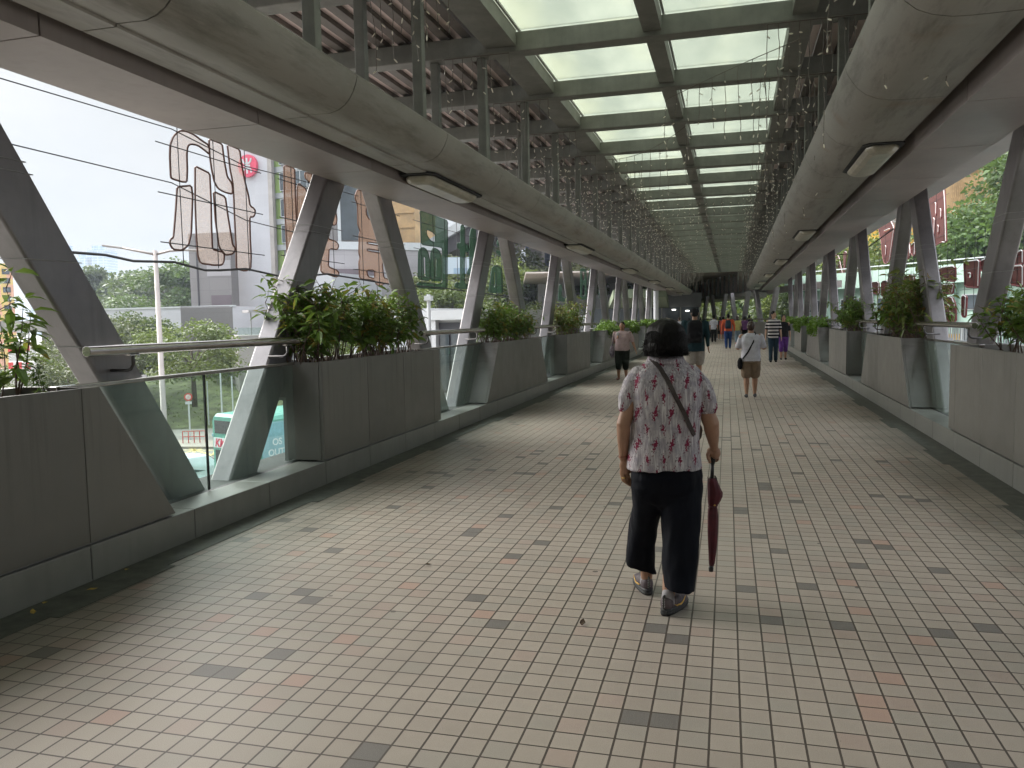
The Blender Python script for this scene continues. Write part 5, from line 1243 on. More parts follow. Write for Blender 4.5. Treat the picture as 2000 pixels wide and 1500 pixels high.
def hand(mb, w, fwd, side, H, curl=.5):
    """w wrist, fwd finger direction, side: direction of the thumb"""
    w = Vector(w); f = Vector(fwd).normalized(); s_ = Vector(side).normalized(); n = f.cross(s_).normalized(); k = H/1.65
    c = w+f*.045*k; M = Matrix((s_, n, f)).transposed(); mb.ell(c, (.038*k, .016*k, .050*k), 12, 8, M)
    for i in range(4):
        o_ = (-.028+.0185*i)*k; b = w+f*.082*k+s_*o_; L = (.062,.075,.080,.070)[i]*k
        m1 = b+f*L*.5+n*L*.12*curl; e = m1+(f*(1-curl*.6)+n*curl*.7).normalized()*L*.5
        mb.tube([b-f*.02*k, b, m1, e], [.0088*k,.0085*k,.0078*k,.006*k], 8)
    b = w+f*.025*k+s_*.03*k; mb.tube([b, b+(f*.6+s_*.6).normalized()*.034*k, b+(f*.95+s_*.35).normalized()*.062*k], [.011*k,.0095*k,.0072*k], 8)

def person(label, x, y, H, head, skin, top, bot, shoe, hair, hair_m=m_hair, w=1.0, stride=.0, lift=0, sleeve='short', leg='long', hem=.47, arms=None, face=False, headturn=0, fem=False, belly=1.0, z=0):
    root = empty('person', (x, y, z), head, label, 'person')
    def V(a, b, c): return Vector((a*H, b*H, c*H))
    sh = (.108 if not fem else .100)*w; hp = .052*w**.5
    joints = {}
    for s_ in (-1, 1):
        st = stride*s_                                  # + : right leg forward
        hip = V(hp*s_, 0, .50); foot = V(hp*s_*.9, st, .04+ (lift if st < 0 else 0)); knee = (hip+foot)/2 + V(0, .022+abs(st)*.18, .005)
        joints[s_] = (hip, knee, foot)
    skinm = MB()
    # torso, neck, head
    rings(skinm, [(.46*H,0,0,.085*H*w,.06*H*w*belly),(.55*H,0,0,.092*H*w,.066*H*w*belly),(.64*H,0,0,.083*H*w,.062*H*w*belly),(.74*H,0,-.004*H,.098*H*w,.064*H*w),(.80*H,0,-.006*H,.102*H*w,.05*H*w),(.83*H,0,-.008*H,.055*H*w,.036*H)])
    limb(skinm, [V(0,-.006,.80), V(0,.002,.875)], [.033*H*w**.5, .031*H*w**.5])
    Mh = Matrix.Rotation(headturn, 3, 'Z'); hc = V(0, .008, .925)
    skinm.ell(hc, (.046*H, .057*H, .066*H), 18, 12, Mh); skinm.ell(hc+Mh@V(0,.016,-.030), (.034*H,.036*H,.036*H), 14, 9, Mh)
    skinm.ell(hc+Mh@V(0,.058,-.008), (.0075*H,.012*H,.014*H), 8, 6, Mh)
    for s_ in (-1,1): skinm.ell(hc+Mh@V(.046*s_,-.002,-.005), (.006*H,.012*H,.018*H), 8, 6, Mh)
    for s_ in (-1,1):
        hip, knee, foot = joints[s_]
        limb(skinm, [hip, (hip+knee)/2, knee, knee.lerp(foot,.35), foot], [.056*H*w, .048*H*w, .034*H*w**.5, .033*H*w**.5, .020*H])
        arms_ = (arms or {}).get(s_); S0 = V(sh*s_, -.006, .795)
        if arms_: E, W_ = S0+V(*arms_[0]), S0+V(*arms_[0])+V(*arms_[1])
        else:
            sw = -stride*s_*.9; E = S0+V(.026*s_, sw*.45-.008, -.165); W_ = E+V(.012*s_, sw*.5+.03, -.135)
        limb(skinm, [S0, S0.lerp(E,.5), E, E.lerp(W_,.4), W_], [.030*H*w, .026*H*w, .021*H*w**.5, .020*H*w**.5, .0145*H])
        d = (W_-E); sd = arms_[2] if arms_ and len(arms_) > 2 else (-s_*.2, 1, 0)
        hand(skinm, W_, d, sd, H, .5); joints[('a',s_)] = (S0, E, W_)
    remeshed(skinm, 'body', skin, .0075, 3, parent=root)
    # top
    t_ = MB(); g = .010*H
    rings(t_, [(hem*H,0,0,(.093*w)*H+g,.069*w*belly*H+g),(.54*H,0,0,.095*w*H+g,.070*w*belly*H+g),(.64*H,0,0,.088*w*H+g,.066*w*belly*H+g),(.74*H,0,-.004*H,.100*w*H+g,.067*w*H+g),(.795*H,0,-.006*H,.100*w*H+g,.054*w*H+g*.8),(.822*H,0,-.006*H,.066*w*H+g,.042*H+g*.6),(.838*H,0,-.004*H,.040*w*H+g*.6,.034*H+g*.6)])
    for s_ in (-1,1):
        S0, E, W_ = joints[('a',s_)]
        if sleeve == 'short': limb(t_, [S0, S0.lerp(E,.45), S0.lerp(E,.82)], [.031*H*w, .033*H*w, .033*H*w])
        elif sleeve == 'long': limb(t_, [S0, S0.lerp(E,.5), E, W_.lerp(E,.08)], [.036*H*w, .033*H*w, .030*H*w**.5, .022*H])
    remeshed(t_, 'shirt', top, .010, 3, foldnoise(9,5,.010*H/1.6, x), root)
    # trousers / skirt / shorts
    b_ = MB(); rings(b_, [(.445*H,0,0,.088*w*H,.064*w*belly*H),(.50*H,0,0,.092*w*H+g*.4,.069*w*belly*H+g*.3),(.56*H,0,0,.088*w*H+g*.3,.066*w*belly*H+g*.3)])
    for s_ in (-1,1):
        hip, knee, foot = joints[s_]
        if leg == 'long': limb(b_, [hip, (hip+knee)/2, knee, knee.lerp(foot,.5), foot+V(0,0,.012)], [.060*H*w, .055*H*w, .044*H*w**.5, .040*H*w**.5, .036*H])
        elif leg == 'capri': limb(b_, [hip, (hip+knee)/2, knee, knee.lerp(foot,.30)], [.060*H*w, .056*H*w, .046*H*w, .044*H*w**.5])
        else: limb(b_, [hip, (hip+knee)/2, hip.lerp(knee,.88)], [.061*H*w, .060*H*w, .056*H*w])
    remeshed(b_, 'trousers' if leg == 'long' else 'shorts', bot, .010, 3, foldnoise(8,4,.008*H/1.6, y), root)
    for s_ in (-1,1):
        hip, knee, foot = joints[s_]; sm = MB()
        fz = foot.z-.04*H+.022*H; pit = 0 if foot.z < .05*H else -.35
        for (dy, rx, ry, rz_, dz) in ((-.012,.023,.026,.026,.004),(.035,.026,.040,.020,-.002),(.075,.026,.030,.016,-.006)):
            sm.ell((foot.x+s_*.004*H, foot.y+dy*H, fz+dz*H+dy*pit*H), (rx*H, ry*H, rz_*H), 12, 8)
        remeshed(sm, 'shoe', shoe, .008, 2, parent=root)
    # hair
    h_ = MB()
    if hair in ('short','bun'):
        h_.ell(hc+Mh@V(0,-.008,.012), (.050*H,.058*H,.062*H), 16, 10, Mh); h_.ell(hc+Mh@V(0,-.024,-.012), (.045*H,.038*H,.048*H), 14, 9, Mh)
        if hair == 'bun': h_.ell(hc+Mh@V(0,-.060,.020), (.022*H,)*3, 12, 8)
    elif hair == 'bob':
        h_.ell(hc+Mh@V(0,-.010,.008), (.056*H,.062*H,.066*H), 16, 10, Mh); h_.ell(hc+Mh@V(0,-.022,-.030), (.058*H,.046*H,.045*H), 14, 9, Mh)
    elif hair == 'long':
        h_.ell(hc+Mh@V(0,-.010,.010), (.053*H,.060*H,.064*H), 16, 10, Mh); h_.ell(hc+Mh@V(0,-.034,-.055), (.046*H,.026*H,.075*H), 14, 9, Mh)
    elif hair == 'cap':
        h_.ell(hc+Mh@V(0,-.016,-.006), (.048*H,.050*H,.045*H), 14, 9, Mh)
    ho = remeshed(h_, 'hair', hair_m, .0075, 1, foldnoise(40,10,.006, 3.), root)
    if face:
        for s_ in (-1,1):
            e = MB(); e.ell(hc+Mh@V(.018*s_,.053,.004), (.0065*H,.004*H,.0035*H), 10, 6, Mh); e.build('eye', m_eye, root, smooth=True)
            e = MB(); e.ell(hc+Mh@V(.019*s_,.053,.017), (.010*H,.004*H,.002*H), 10, 6, Mh); e.build('eyebrow', m_hair, root, smooth=True)
        e = MB(); e.ell(hc+Mh@V(0,.051,-.035), (.012*H,.004*H,.003*H), 10, 6, Mh); e.build('mouth', m_lip, root, smooth=True)
    return root, joints, hc
c_dkgreen = cloth('dark_olive_cloth', (.022,.028,.022)); c_pink = cloth('dusty_pink_cloth', (.44,.33,.33)); c_teal = cloth('dark_teal_cloth', (.020,.045,.055))
c_khaki = cloth('light_grey_khaki', (.36,.33,.30)); c_white = cloth('white_cloth', (.62,.61,.68)); c_brownk = cloth('brown_khaki', (.25,.185,.13)); c_jean = cloth('dark_denim', (.030,.052,.075))
c_purple = cloth('purple_cloth', (.14,.05,.24)); c_black = cloth('black_cloth', (.016,.016,.018)); c_blue = cloth('blue_work_cloth', (.025,.06,.18)); c_orange = cloth('orange_cloth', (.62,.13,.06))
c_yellow = cloth('yellow_cloth', (.48,.44,.16)); c_lblue = cloth('faded_denim', (.22,.29,.34)); c_red = cloth('coral_cloth', (.50,.10,.08)); c_mauve = cloth('mauve_cloth', (.16,.07,.17)); c_shoe = cloth('black_shoe', (.02,.02,.022), .5); c_sandal = cloth('pink_sandal', (.35,.20,.18))
c_shw = cloth('white_shoe', (.6,.6,.58)); c_grsh = cloth('grey_shoe', (.12,.12,.13))
t = NT('striped_cloth'); sx = t.n('SeparateXYZ'); t.l(t.obj(), sx.inputs[0]); f = t.math('FRACT', t.math('MULTIPLY_ADD', sx.outputs[2], 1/.112, .15))
m_stripe = t.out(t.bsdf(t.mix(t.math('GREATER_THAN', f, .52), (.012,.011,.018), (.62,.58,.58)), .8, 0, .2))
def fl(px, py): p = onz(px, py, 0); return float(p[0]), float(p[1])
# woman in pink facing us, bag on her shoulder, phone in hand
x, y = fl(1216, 741)
P1, J1, _ = person('woman in a dusty pink top and dark knee-length trousers walking towards us', x, y, 1.50, PI-.10, m_skin3, c_pink, c_dkgreen, c_sandal, 'bun', w=1.24, stride=.06, sleeve='short', leg='capri', hem=.50, face=True, fem=True, belly=1.25,
   arms={1: ((.030,-.02,-.16), (-.075,.095,.075), (0,0,1)), -1: ((-.055,-.01,-.15), (-.055,.05,-.125))})
bg_ = empty('shoulder_bag', P1.location, P1.rotation_euler.z, 'patterned grey bag hanging from the shoulder of the woman in pink', 'bag')
S0, E, W_ = J1[('a',1)]; mb = MB(); mb.tube([S0+Vector((.0,.05,.03)), S0+Vector((.035,.06,-.10)), Vector((S0.x+.07,.04,.86))], .009, 6); mb.tube([S0+Vector((.0,-.06,.03)), S0+Vector((.06,-.07,-.2)), Vector((S0.x+.07,-.02,.86))], .009, 6); mb.build('strap', c_grsh, bg_)
mb = MB(); mb.ell((S0.x+.085,.01,.72), (.06,.13,.16), 14, 10); remeshed(mb, 'pouch', M_plain('patterned_bag', (.30,.26,.32), .8, 0, .5, 40, .3), .01, 1, foldnoise(12,12,.02), bg_)
W_ = J1[('a',1)][2]; mb = MB(); q = W_+Vector((-.03,.02,.09)); mb.box((q.x-.035,q.y-.005,q.z-.07),(q.x+.035,q.y+.005,q.z+.07)); ph_ = mb.build('phone', m_cw, None, bevel=.004); ph_.location = P1.location; ph_.rotation_euler = (0,0,P1.rotation_euler.z); tag(ph_, 'phone in the hand of the woman in pink', 'phone')
mb = MB(); mb.box((-.055,.105,1.02),(.045,.125,1.13)); mb.build('badge_print', M_plain('yellow_print', (.55,.42,.10), .6), P1); mb = MB(); mb.box((-.035,.126,1.05),(.01,.128,1.10)); mb.build('badge_mark', m_black, P1)
# man with black backpack and cap
x, y = fl(1357, 750); x += .0; 
P2, J2, hc2 = person('man in a dark teal shirt, grey shorts and black cap walking away', x, y, 1.80, .05, m_skin, c_teal, c_khaki, c_shoe, 'cap', w=1.22, stride=.05, sleeve='long', leg='short', hem=.43)
mb = MB(); mb.ell(hc2+Vector((0,-.004,.052)), (.096,.108,.078), 18, 10); rings(mb, [(hc2.z+.03,0,-.004,.098,.11),(hc2.z+.055,0,-.004,.097,.108)]); cp = remeshed(mb, 'cap', c_black, .008, 1, parent=P2)
mb = MB(); mb.tube([hc2+Vector((-.05,-.104,.045)), hc2+Vector((0,-.116,.05)), hc2+Vector((.06,-.103,.052))], .004, 5); mb.build('cap_stripe', c_shw, cp)
def backpack(P, hw, dd, z0, z1, mat, label, yb=-.10):
    o = empty('backpack', P.location, P.rotation_euler.z, label, 'backpack'); mb = MB()
    rings(mb, [(z0,0,yb-dd*.9,hw*.92,dd*.9),(z0+.05,0,yb-dd,hw,dd),((z0+z1)/2,0,yb-dd,hw,dd*1.05),(z1-.06,0,yb-dd*.85,hw*.92,dd*.85),(z1,0,yb-dd*.6,hw*.6,dd*.5)], 24, 3.2)
    mb.ell((0, yb-dd*2, z0+(z1-z0)*.32), (hw*.8, dd*.45, (z1-z0)*.22), 14, 8)
    remeshed(mb, 'pack', mat, .009, 2, foldnoise(10,8,.010), o)
    mb = MB()
    for s_ in (-1,1): mb.tube([(s_*hw*.55,yb-.02,z1-.03),(s_*hw*.75,yb+.07,z1+.055),(s_*hw*.85,yb+.20,z1-.02),(s_*hw*.95,yb+.22,z1-.25),(s_*hw*1.05,yb+.02,z0+.10)], .014, 6)
    mb.build('strap', mat, o, smooth=True); return o
backpack(P2, .175, .085, .98, 1.50, c_black, 'large black backpack on the man with the cap', -.115)
# woman in white t-shirt
x, y = fl(1466, 776)
P3, J3, hc3 = person('woman in a white t-shirt and brown knee shorts walking away', x, y, 1.49, .0, m_skin, c_white, c_brownk, c_grsh, 'bun', m_hairb, w=1.20, stride=.045, sleeve='short', leg='short', hem=.475, fem=True, belly=1.1,
   arms={1: ((.045,.0,-.15), (-.02,.11,-.01)), -1: ((-.045,.0,-.15), (.02,.11,-.01))})
o = empty('crossbody_bag', P3.location, 0, 'black bag slung across the woman in the white t-shirt', 'bag'); mb = MB()
mb.tube([(.07,.03,1.265),(.085,-.055,1.235),(.04,-.135,1.08),(-.06,-.15,.88),(-.15,-.12,.76)], .015, 6); mb.build('strap', c_black, o, smooth=True)
mb = MB(); mb.ell((-.20,-.06,.66), (.055,.10,.12), 14, 10); remeshed(mb, 'pouch', c_black, .008, 1, foldnoise(9,9,.01), o)
# man in stripes and the person beside him
x, y = fl(1510, 707)
person('man in a black and white striped shirt and dark jeans walking towards us', x, y, 1.74, PI+.0, m_skin2, m_stripe, c_jean, c_shoe, 'short', w=.98, stride=.03, sleeve='short', leg='long', hem=.47, face=True, headturn=.75)
person('person in a dark top and purple trousers behind the man in stripes', x+.42, y+1.6, 1.62, PI, m_skin, c_black, c_purple, c_shoe, 'bob', w=1.0, stride=.03, sleeve='short', leg='capri', hem=.5, face=True, fem=True)
# orange worker
x, y = fl(1422, 681)
P4, J4, h4 = person('worker in orange sleeves and blue trousers walking away', x, y, 1.72, 0, m_skin3, c_orange, c_blue, c_grsh, 'short', w=1.08, stride=.035, sleeve='long', leg='long', hem=.5, arms={1: ((.055,-.01,-.15), (.0,.05,-.13)), -1: ((-.055,-.01,-.15), (0,.05,-.13))})
mb = MB(); rings(mb, [(1.395,0,-.005,.11,.09),(1.44,0,-.005,.075,.07)]); remeshed(mb, 'collar', c_yellow, .01, 1, parent=P4)
for s_ in (-1,1): mb = MB(); mb.tube([(s_*.09+.065*math.cos(a*PI/8), J4[s_][1].y+.065*math.sin(a*PI/8), .42) for a in range(16)], .010, 5, closed=True); mb.build('reflective_band', m_cw, P4)
backpack(P4, .14, .07, .98, 1.40, c_jean, 'dark blue backpack on the orange worker')
def q(px, py, H, label, *a, **k):
    x, y = fl(px, py); return person(label, x, y, H, *a, **k)
P5, J5, _ = q(1440, 671, 1.60, 'person with reddish hair, yellow top and faded jeans walking away', .1, m_skin, c_yellow, c_lblue, c_red, 'long', m_hairb, w=.98, stride=.05, fem=True)
o = empty('handbag', P5.location, 0, 'black handbag beside the person in yellow', 'bag'); mb = MB(); mb.ell((.25,0,.88), (.05,.12,.14), 12, 8); remeshed(mb, 'pouch', c_black, .012, 1, parent=o); mb = MB(); mb.tube([(.2,-.05,1.0),(.16,0,1.28),(.2,.05,1.0)], .01, 5); mb.build('strap', c_black, o)
q(1454, 668, 1.58, 'person in a purple top partly behind the pale far strut', .0, m_skin, c_mauve, c_black, c_shoe, 'bob', w=1.05, stride=.03, fem=True)
q(1463, 664, 1.66, 'dark haired person in dark clothes farthest right of the small group', .0, m_skin, c_black, c_mauve, c_shoe, 'short', w=1.0, stride=.03)
q(1394, 668, 1.68, 'man in a white short-sleeved shirt and black trousers far ahead', -.1, m_skin, c_white, c_black, c_shoe, 'short', w=1.0, stride=.04)
q(1406, 664, 1.55, 'small far person in a black top and shorts with white shoes', .0, m_skin, c_black, c_black, c_shw, 'bob', w=1.0, stride=.03, leg='short', fem=True)
q(1412, 665, 1.58, 'small far person in a coral dress left of the orange worker', .0, m_skin2, c_red, c_red, c_shw, 'short', w=1.0, stride=.03, leg='short', sleeve='short', fem=True)
q(1327, 672, 1.60, 'person in a white top far ahead just right of the bobbed hair', .3, m_skin, c_white, c_jean, c_shoe, 'short', m_hairb, w=1.0, fem=True)
# ================================================================== WOMAN IN THE FOREGROUND
D0 = float((onz(1288, 1180, 0)-CAM) @ fw)
WO = onz(1288, 1180, 0); hx = Vector((rt[0], rt[1], 0)).normalized(); hy = Vector((-hx.y, hx.x, 0)); WOv = Vector(WO[:])
def Pw(px, py, dy=0.0):
    """point on the upright plane through the woman, dy metres deeper"""
    d = ray(px, py); k = (Vector((WO-CAM)[:]).dot(hy)+dy)/Vector(d[:]).dot(hy); p = Vector((CAM+d*k)[:])-WOv
    return Vector((p.dot(hx), p.dot(hy), p.z))
wrot = math.atan2(hx.y, hx.x)
wom = empty('person', WO, wrot, 'woman with a black bob, floral shirt and navy cropped trousers walking away in front', 'person')
def ring_px(py, xl, xr, ry, dy=0.0):
    a, b = Pw(xl, py, dy), Pw(xr, py, dy); return ((a.z+b.z)/2, (a.x+b.x)/2, dy, (b.x-a.x)/2, ry)
# shirt material: lilac ground, thin stripes, dark red sprigs
t = NT('floral_shirt'); sx = t.n('SeparateXYZ'); O = t.obj(); t.l(O, sx.inputs[0]); X_, Z_ = sx.outputs[0], sx.outputs[2]
base = t.mix(t.ramp(t.noise(t.mapping(O, (1,1,.16)), 75, 3, .6), .38, .64), (.30,.27,.295), (.50,.465,.485))
base = t.mix(t.math('MULTIPLY', t.ramp(t.noise(t.mapping(O, (1,1,.05)), 120, 1, .5), .58, .66), .6), base, (.74,.72,.73))
base = t.mix(t.math('MULTIPLY', t.ramp(t.noise(O, 17, 3, .6), .5, .62), .5), base, (.27,.25,.30))
vo = t.n('TexVoronoi'); vo.inputs['Scale'].default_value = 150; t.l(t.mapping(O, (1,1,.8)), vo.inputs['Vector']); vd = vo.outputs['Distance']
def sprig(u0, v0, pu, pv, hh, ww, lean):
    du = t.math('MULTIPLY', t.math('SUBTRACT', t.math('FRACT', t.math('ADD', t.math('DIVIDE', X_, pu), u0)), .5), pu)
    dv = t.math('MULTIPLY', t.math('SUBTRACT', t.math('FRACT', t.math('ADD', t.math('DIVIDE', Z_, pv), v0)), .5), pv)
    e = t.math('ABSOLUTE', t.math('SUBTRACT', du, t.math('MULTIPLY', dv, lean)))
    wdt = t.math('MULTIPLY', t.math('SUBTRACT', 1.0, t.math('DIVIDE', t.math('ABSOLUTE', dv), hh)), ww)
    return t.math('SUBTRACT', wdt, e)
br = t.math('MULTIPLY_ADD', vd, 1.0, -.42)
n9 = t.math('MULTIPLY', t.math('SUBTRACT', t.noise(t.mapping(O, (1.3,1,.8)), 105, 2, .6), .5), .052)
for (u0, v0, hh, ww, ln) in ((0,0,.052,.014,.25),(.5,.5,.034,.011,-.1)):
    halo = t.math('ADD', sprig(u0, v0, .085, .166, hh*1.5, ww*2.4, ln), t.math('MULTIPLY', n9, 2.6))
    base = t.mix(t.math('MULTIPLY', t.math('GREATER_THAN', halo, .0185), .8), base, (.12,.115,.13))
    m_ = t.math('ADD', sprig(u0, v0, .085, .166, hh, ww, ln), n9)
    base = t.mix(t.math('GREATER_THAN', m_, .0028), base, (.20,.020,.055))
nb = t.bump(t.noise(t.mapping(O, (1,1,.35)), 22, 4, .6), .35, .012)
m_shirt = t.out(t.bsdf(base, .75, 0, .2, nb))
m_navy = M_plain('navy_cloth', (.0042,.0052,.0095), .7, 0, .15, 6, .25, 220, spec=.12)
# body: one surface
b = MB()
rings(b, [ring_px(962,1262,1342,.09), ring_px(930,1242,1360,.12), ring_px(860,1240,1358,.13), ring_px(790,1240,1358,.12), ring_px(740,1240,1358,.10), ring_px(718,1254,1348,.075), ring_px(706,1270,1332,.055)])
limb(b, [Pw(1300,712), Pw(1301,680,.01)], [.060,.055])
hc = Pw(1301,657,.02); b.ell(hc, (.072,.088,.100), 20, 14); b.ell(hc+Vector((0,.03,-.045)), (.052,.055,.055), 14, 10); b.ell(hc+Vector((0,.105,-.012)), (.012,.018,.02), 8, 6)
for s_ in (-1,1): b.ell(hc+Vector((.073*s_,.0,-.012)), (.009,.018,.028), 8, 6)
Ls, Le, Lw = Pw(1247,735), Pw(1218,828,-.02), Pw(1217,893,.03)
limb(b, [Ls+Vector((.02,0,-.012)), Ls.lerp(Le,.55), Le, Le.lerp(Lw,.35), Lw], [.040,.041,.039,.036,.0225], 18)
Rs, Re, Rw = Pw(1354,735), Pw(1389,828,-.015), Pw(1394.5,874,.06)
limb(b, [Rs+Vector((-.02,0,-.012)), Rs.lerp(Re,.55), Re, Re.lerp(Rw,.4), Rw], [.040,.044,.043,.038,.0235], 18)
# left hand hanging, fingers curled inwards
def chain(pts, r0, r1): 
    n = len(pts); limb(b, pts, [r0+(r1-r0)*i/(n-1) for i in range(n)], 9)
wq = Lw; pc = Pw(1221,912,.035); Mr = Matrix.Rotation(R(-12), 3, 'Y'); b.ell(pc, (.031,.021,.050), 14, 10, Mr)
for k, (x0, y0, x1, y1, x2, y2, dy) in enumerate(((1213.5,925,1216,938,1224,944.5,.035),(1217.5,927,1221,941,1230,947.5,.030),(1222,928,1226.5,942,1234,949.5,.036),(1227,926.5,1231,939,1237,946.5,.044))):
    chain([Pw(x0,y0-6,dy), Pw(x0,y0,dy), Pw(x1,y1,dy-.004), Pw(x2,y2,dy+.010)], .0098, .0072)
chain([Pw(1226,901,.03), Pw(1231.5,911,.028), Pw(1235.5,921,.034), Pw(1238,930,.045)], .0125, .0080)
# right hand closed on the umbrella handle
hx0 = Pw(1391.5,889,.065); b.ell(Pw(1398,885,.068), (.027,.024,.035), 14, 10, Matrix.Rotation(R(10),3,'Y'))
b.ell(Pw(1388,882,.07), (.022,.020,.024), 12, 8)
for k in range(4):
    yy = 882+4.6*k; rr_ = .0100-.0004*k; c0 = Pw(1403,yy,.085); 
    chain([Pw(1403.5-k*.6,yy+1,.085), Pw(1402-k*.8,yy+4,.108), Pw(1392,yy+6,.112), Pw(1385.5,yy+6.5,.092), Pw(1385.5,yy+7,.072)], rr_, .0076)
chain([Pw(1386,880,.06), Pw(1381.8,888,.048), Pw(1383.2,896,.045), Pw(1387,902,.046)], .0125, .0082)
# legs and ankles down to the shoes
lheel, ltoe = onz(1267,1163,0), onz(1243,1133,0); rheel, rtoe = onz(1297,1203,0), onz(1330,1181,0)
def loc(p): v = Vector(p[:])-WOv; return Vector((v.dot(hx), v.dot(hy), v.z))
lh, lt_, rh, rt2 = loc(lheel), loc(ltoe), loc(rheel), loc(rtoe)
ld = (lt_-lh).normalized(); rd = (rt2-rh).normalized()
la = lh+ld*.045+Vector((0,0,.075)); ra = rh+rd*.045+Vector((0,0,.07))
for hipx, an in ((1268, la), (1330, ra)):
    hp_ = Pw(hipx,945); kn = hp_.lerp(an,.52)+Vector((0,.02,0)); limb(b, [hp_, hp_.lerp(kn,.5), kn, kn.lerp(an,.35), an], [.060,.056,.048,.046,.031], 18)
body = remeshed(b, 'body', m_skin2 if False else M_skin('skin_warm', (.36,.205,.135)), .0036, 3, foldnoise(30,30,.0015), wom)
# shirt
s_ = MB()
rings(s_, [ring_px(914,1227.5,1371.5,.150,-.004), ring_px(903,1228.5,1370.5,.150,-.002), ring_px(875,1231,1366,.146), ring_px(845,1233,1363,.142,.004), ring_px(815,1233,1364,.142,.004), ring_px(785,1232,1367,.140,.0), ring_px(758,1232,1369,.132,-.004), ring_px(738,1234,1368,.118,-.004),
  ring_px(724,1241,1361,.098,.0), ring_px(714,1251,1351,.080,.002), ring_px(707,1262,1340,.070,.004), ring_px(699,1270,1331,.064,.006)], 40, 2.35)
limb(s_, [Pw(1250,731), Pw(1236,752), Pw(1224.5,778,-.008), Pw(1220.5,794,-.012)], [.050,.053,.051,.0415], 20)
s_.tube([Pw(1224.5,778,-.008), Pw(1220.5,796,-.014)], [.051,.0405], 20)
limb(s_, [Pw(1352,731), Pw(1366,752), Pw(1378,780,-.006), Pw(1382,796,-.01)], [.052,.056,.058,.047], 20)
s_.tube([Pw(1376,776,-.006), Pw(1383,801,-.012)], [.057,.052], 20)
ff = foldnoise(5.5,2.2,.020,4.); f3 = foldnoise(16,5,.0055,9.)
def shirt_disp(co):
    d = f3(co)
    zt_, zb_ = co[:,2].max(), co[:,2].min(); k = np.clip((zt_-co[:,2])/(zt_-zb_)*1.4, .1, 1); back = co[:,1] < .02
    # long soft folds falling from the shoulder blades and pulled towards the strap
    d = d + ff(co)*k*.7 + .0065*np.sin(co[:,0]*58+co[:,2]*6)*k*np.clip((1.15-co[:,2])*3,0,1)*.6
    return d - .0
shirt = remeshed(s_, 'shirt', m_shirt, .0055, 3, shirt_disp, wom)
# collar: a standing band folded over
c_ = MB(); n = 40; rr0 = []
for (zz, ex_, dyy) in ((Pw(1300,706).z,.0,0),(Pw(1300,695).z,-.008,.004),(Pw(1300,692.5).z,-.001,.002),(Pw(1300,700).z,.008,-.004),(Pw(1300,706).z,.013,-.008)):
    rr0.append([( .0 + Pw(1300.5,700).x + (.088+ex_)*math.cos(2*PI*k/n), .006+dyy*.0+(.072+ex_)*math.sin(2*PI*k/n), zz + .012*math.sin(2*PI*k/n)) for k in range(n)])
c_.loft(rr0, cap=False); co_ = c_.build('collar', m_shirt, wom, smooth=True); md = co_.modifiers.new('s','SOLIDIFY'); md.thickness = .003
# trousers: two wide legs
t_ = MB()
rings(t_, [ring_px(992,1275,1318,.060), ring_px(978,1255,1345,.100), ring_px(955,1238,1367,.130), ring_px(930,1233.5,1370.5,.138), ring_px(905,1237,1366,.126), ring_px(890,1240,1363,.118)], 36, 2.4)
def leg_rings(rows, n=32, ex=2.3):
    out_ = []
    for (yl, xl, yr, xr, ry, dy) in rows:
        a, c = Pw(xl, yl, dy), Pw(xr, yr, dy); ring = []
        for k in range(n):
            an = 2*PI*k/n; cc, ss = math.cos(an), math.sin(an); q_ = (abs(cc)**ex+abs(ss)**ex)**(-1/ex); u_ = .5+.5*cc*q_
            p = a.lerp(c, u_); ring.append((p.x, p.y+ry*ss*q_, p.z))
        out_.append(ring)
    t_.loft(out_)
ldy, rdy = la.y, ra.y
leg_rings([(1100,1223.5,1117,1281,.078,ldy*.9),(1092,1223,1106,1276.5,.080,ldy*.86),(1060,1227,1062,1276,.082,ldy*.75),(1030,1230,1030,1282,.090,ldy*.6),(990,1234,990,1293,.105,ldy*.3),(950,1234,950,1300,.110,.0),(925,1236,925,1304,.110,0)])
leg_rings([(1147,1293.5,1153,1355.5,.088,ra.y*.9),(1120,1293,1124,1359,.088,ra.y*.8),(1080,1293,1082,1364,.090,ra.y*.65),(1030,1292.5,1030,1368,.094,ra.y*.4),(985,1290,985,1370,.105,ra.y*.2),(950,1288,950,1371,.115,0),(925,1290,925,1369,.112,0)])
g3 = foldnoise(9,2.0,.012,2.); g4 = foldnoise(14,9,.004,5.)
remeshed(t_, 'trousers', m_navy, .0055, 2, lambda co: g3(co)+g4(co), wom)
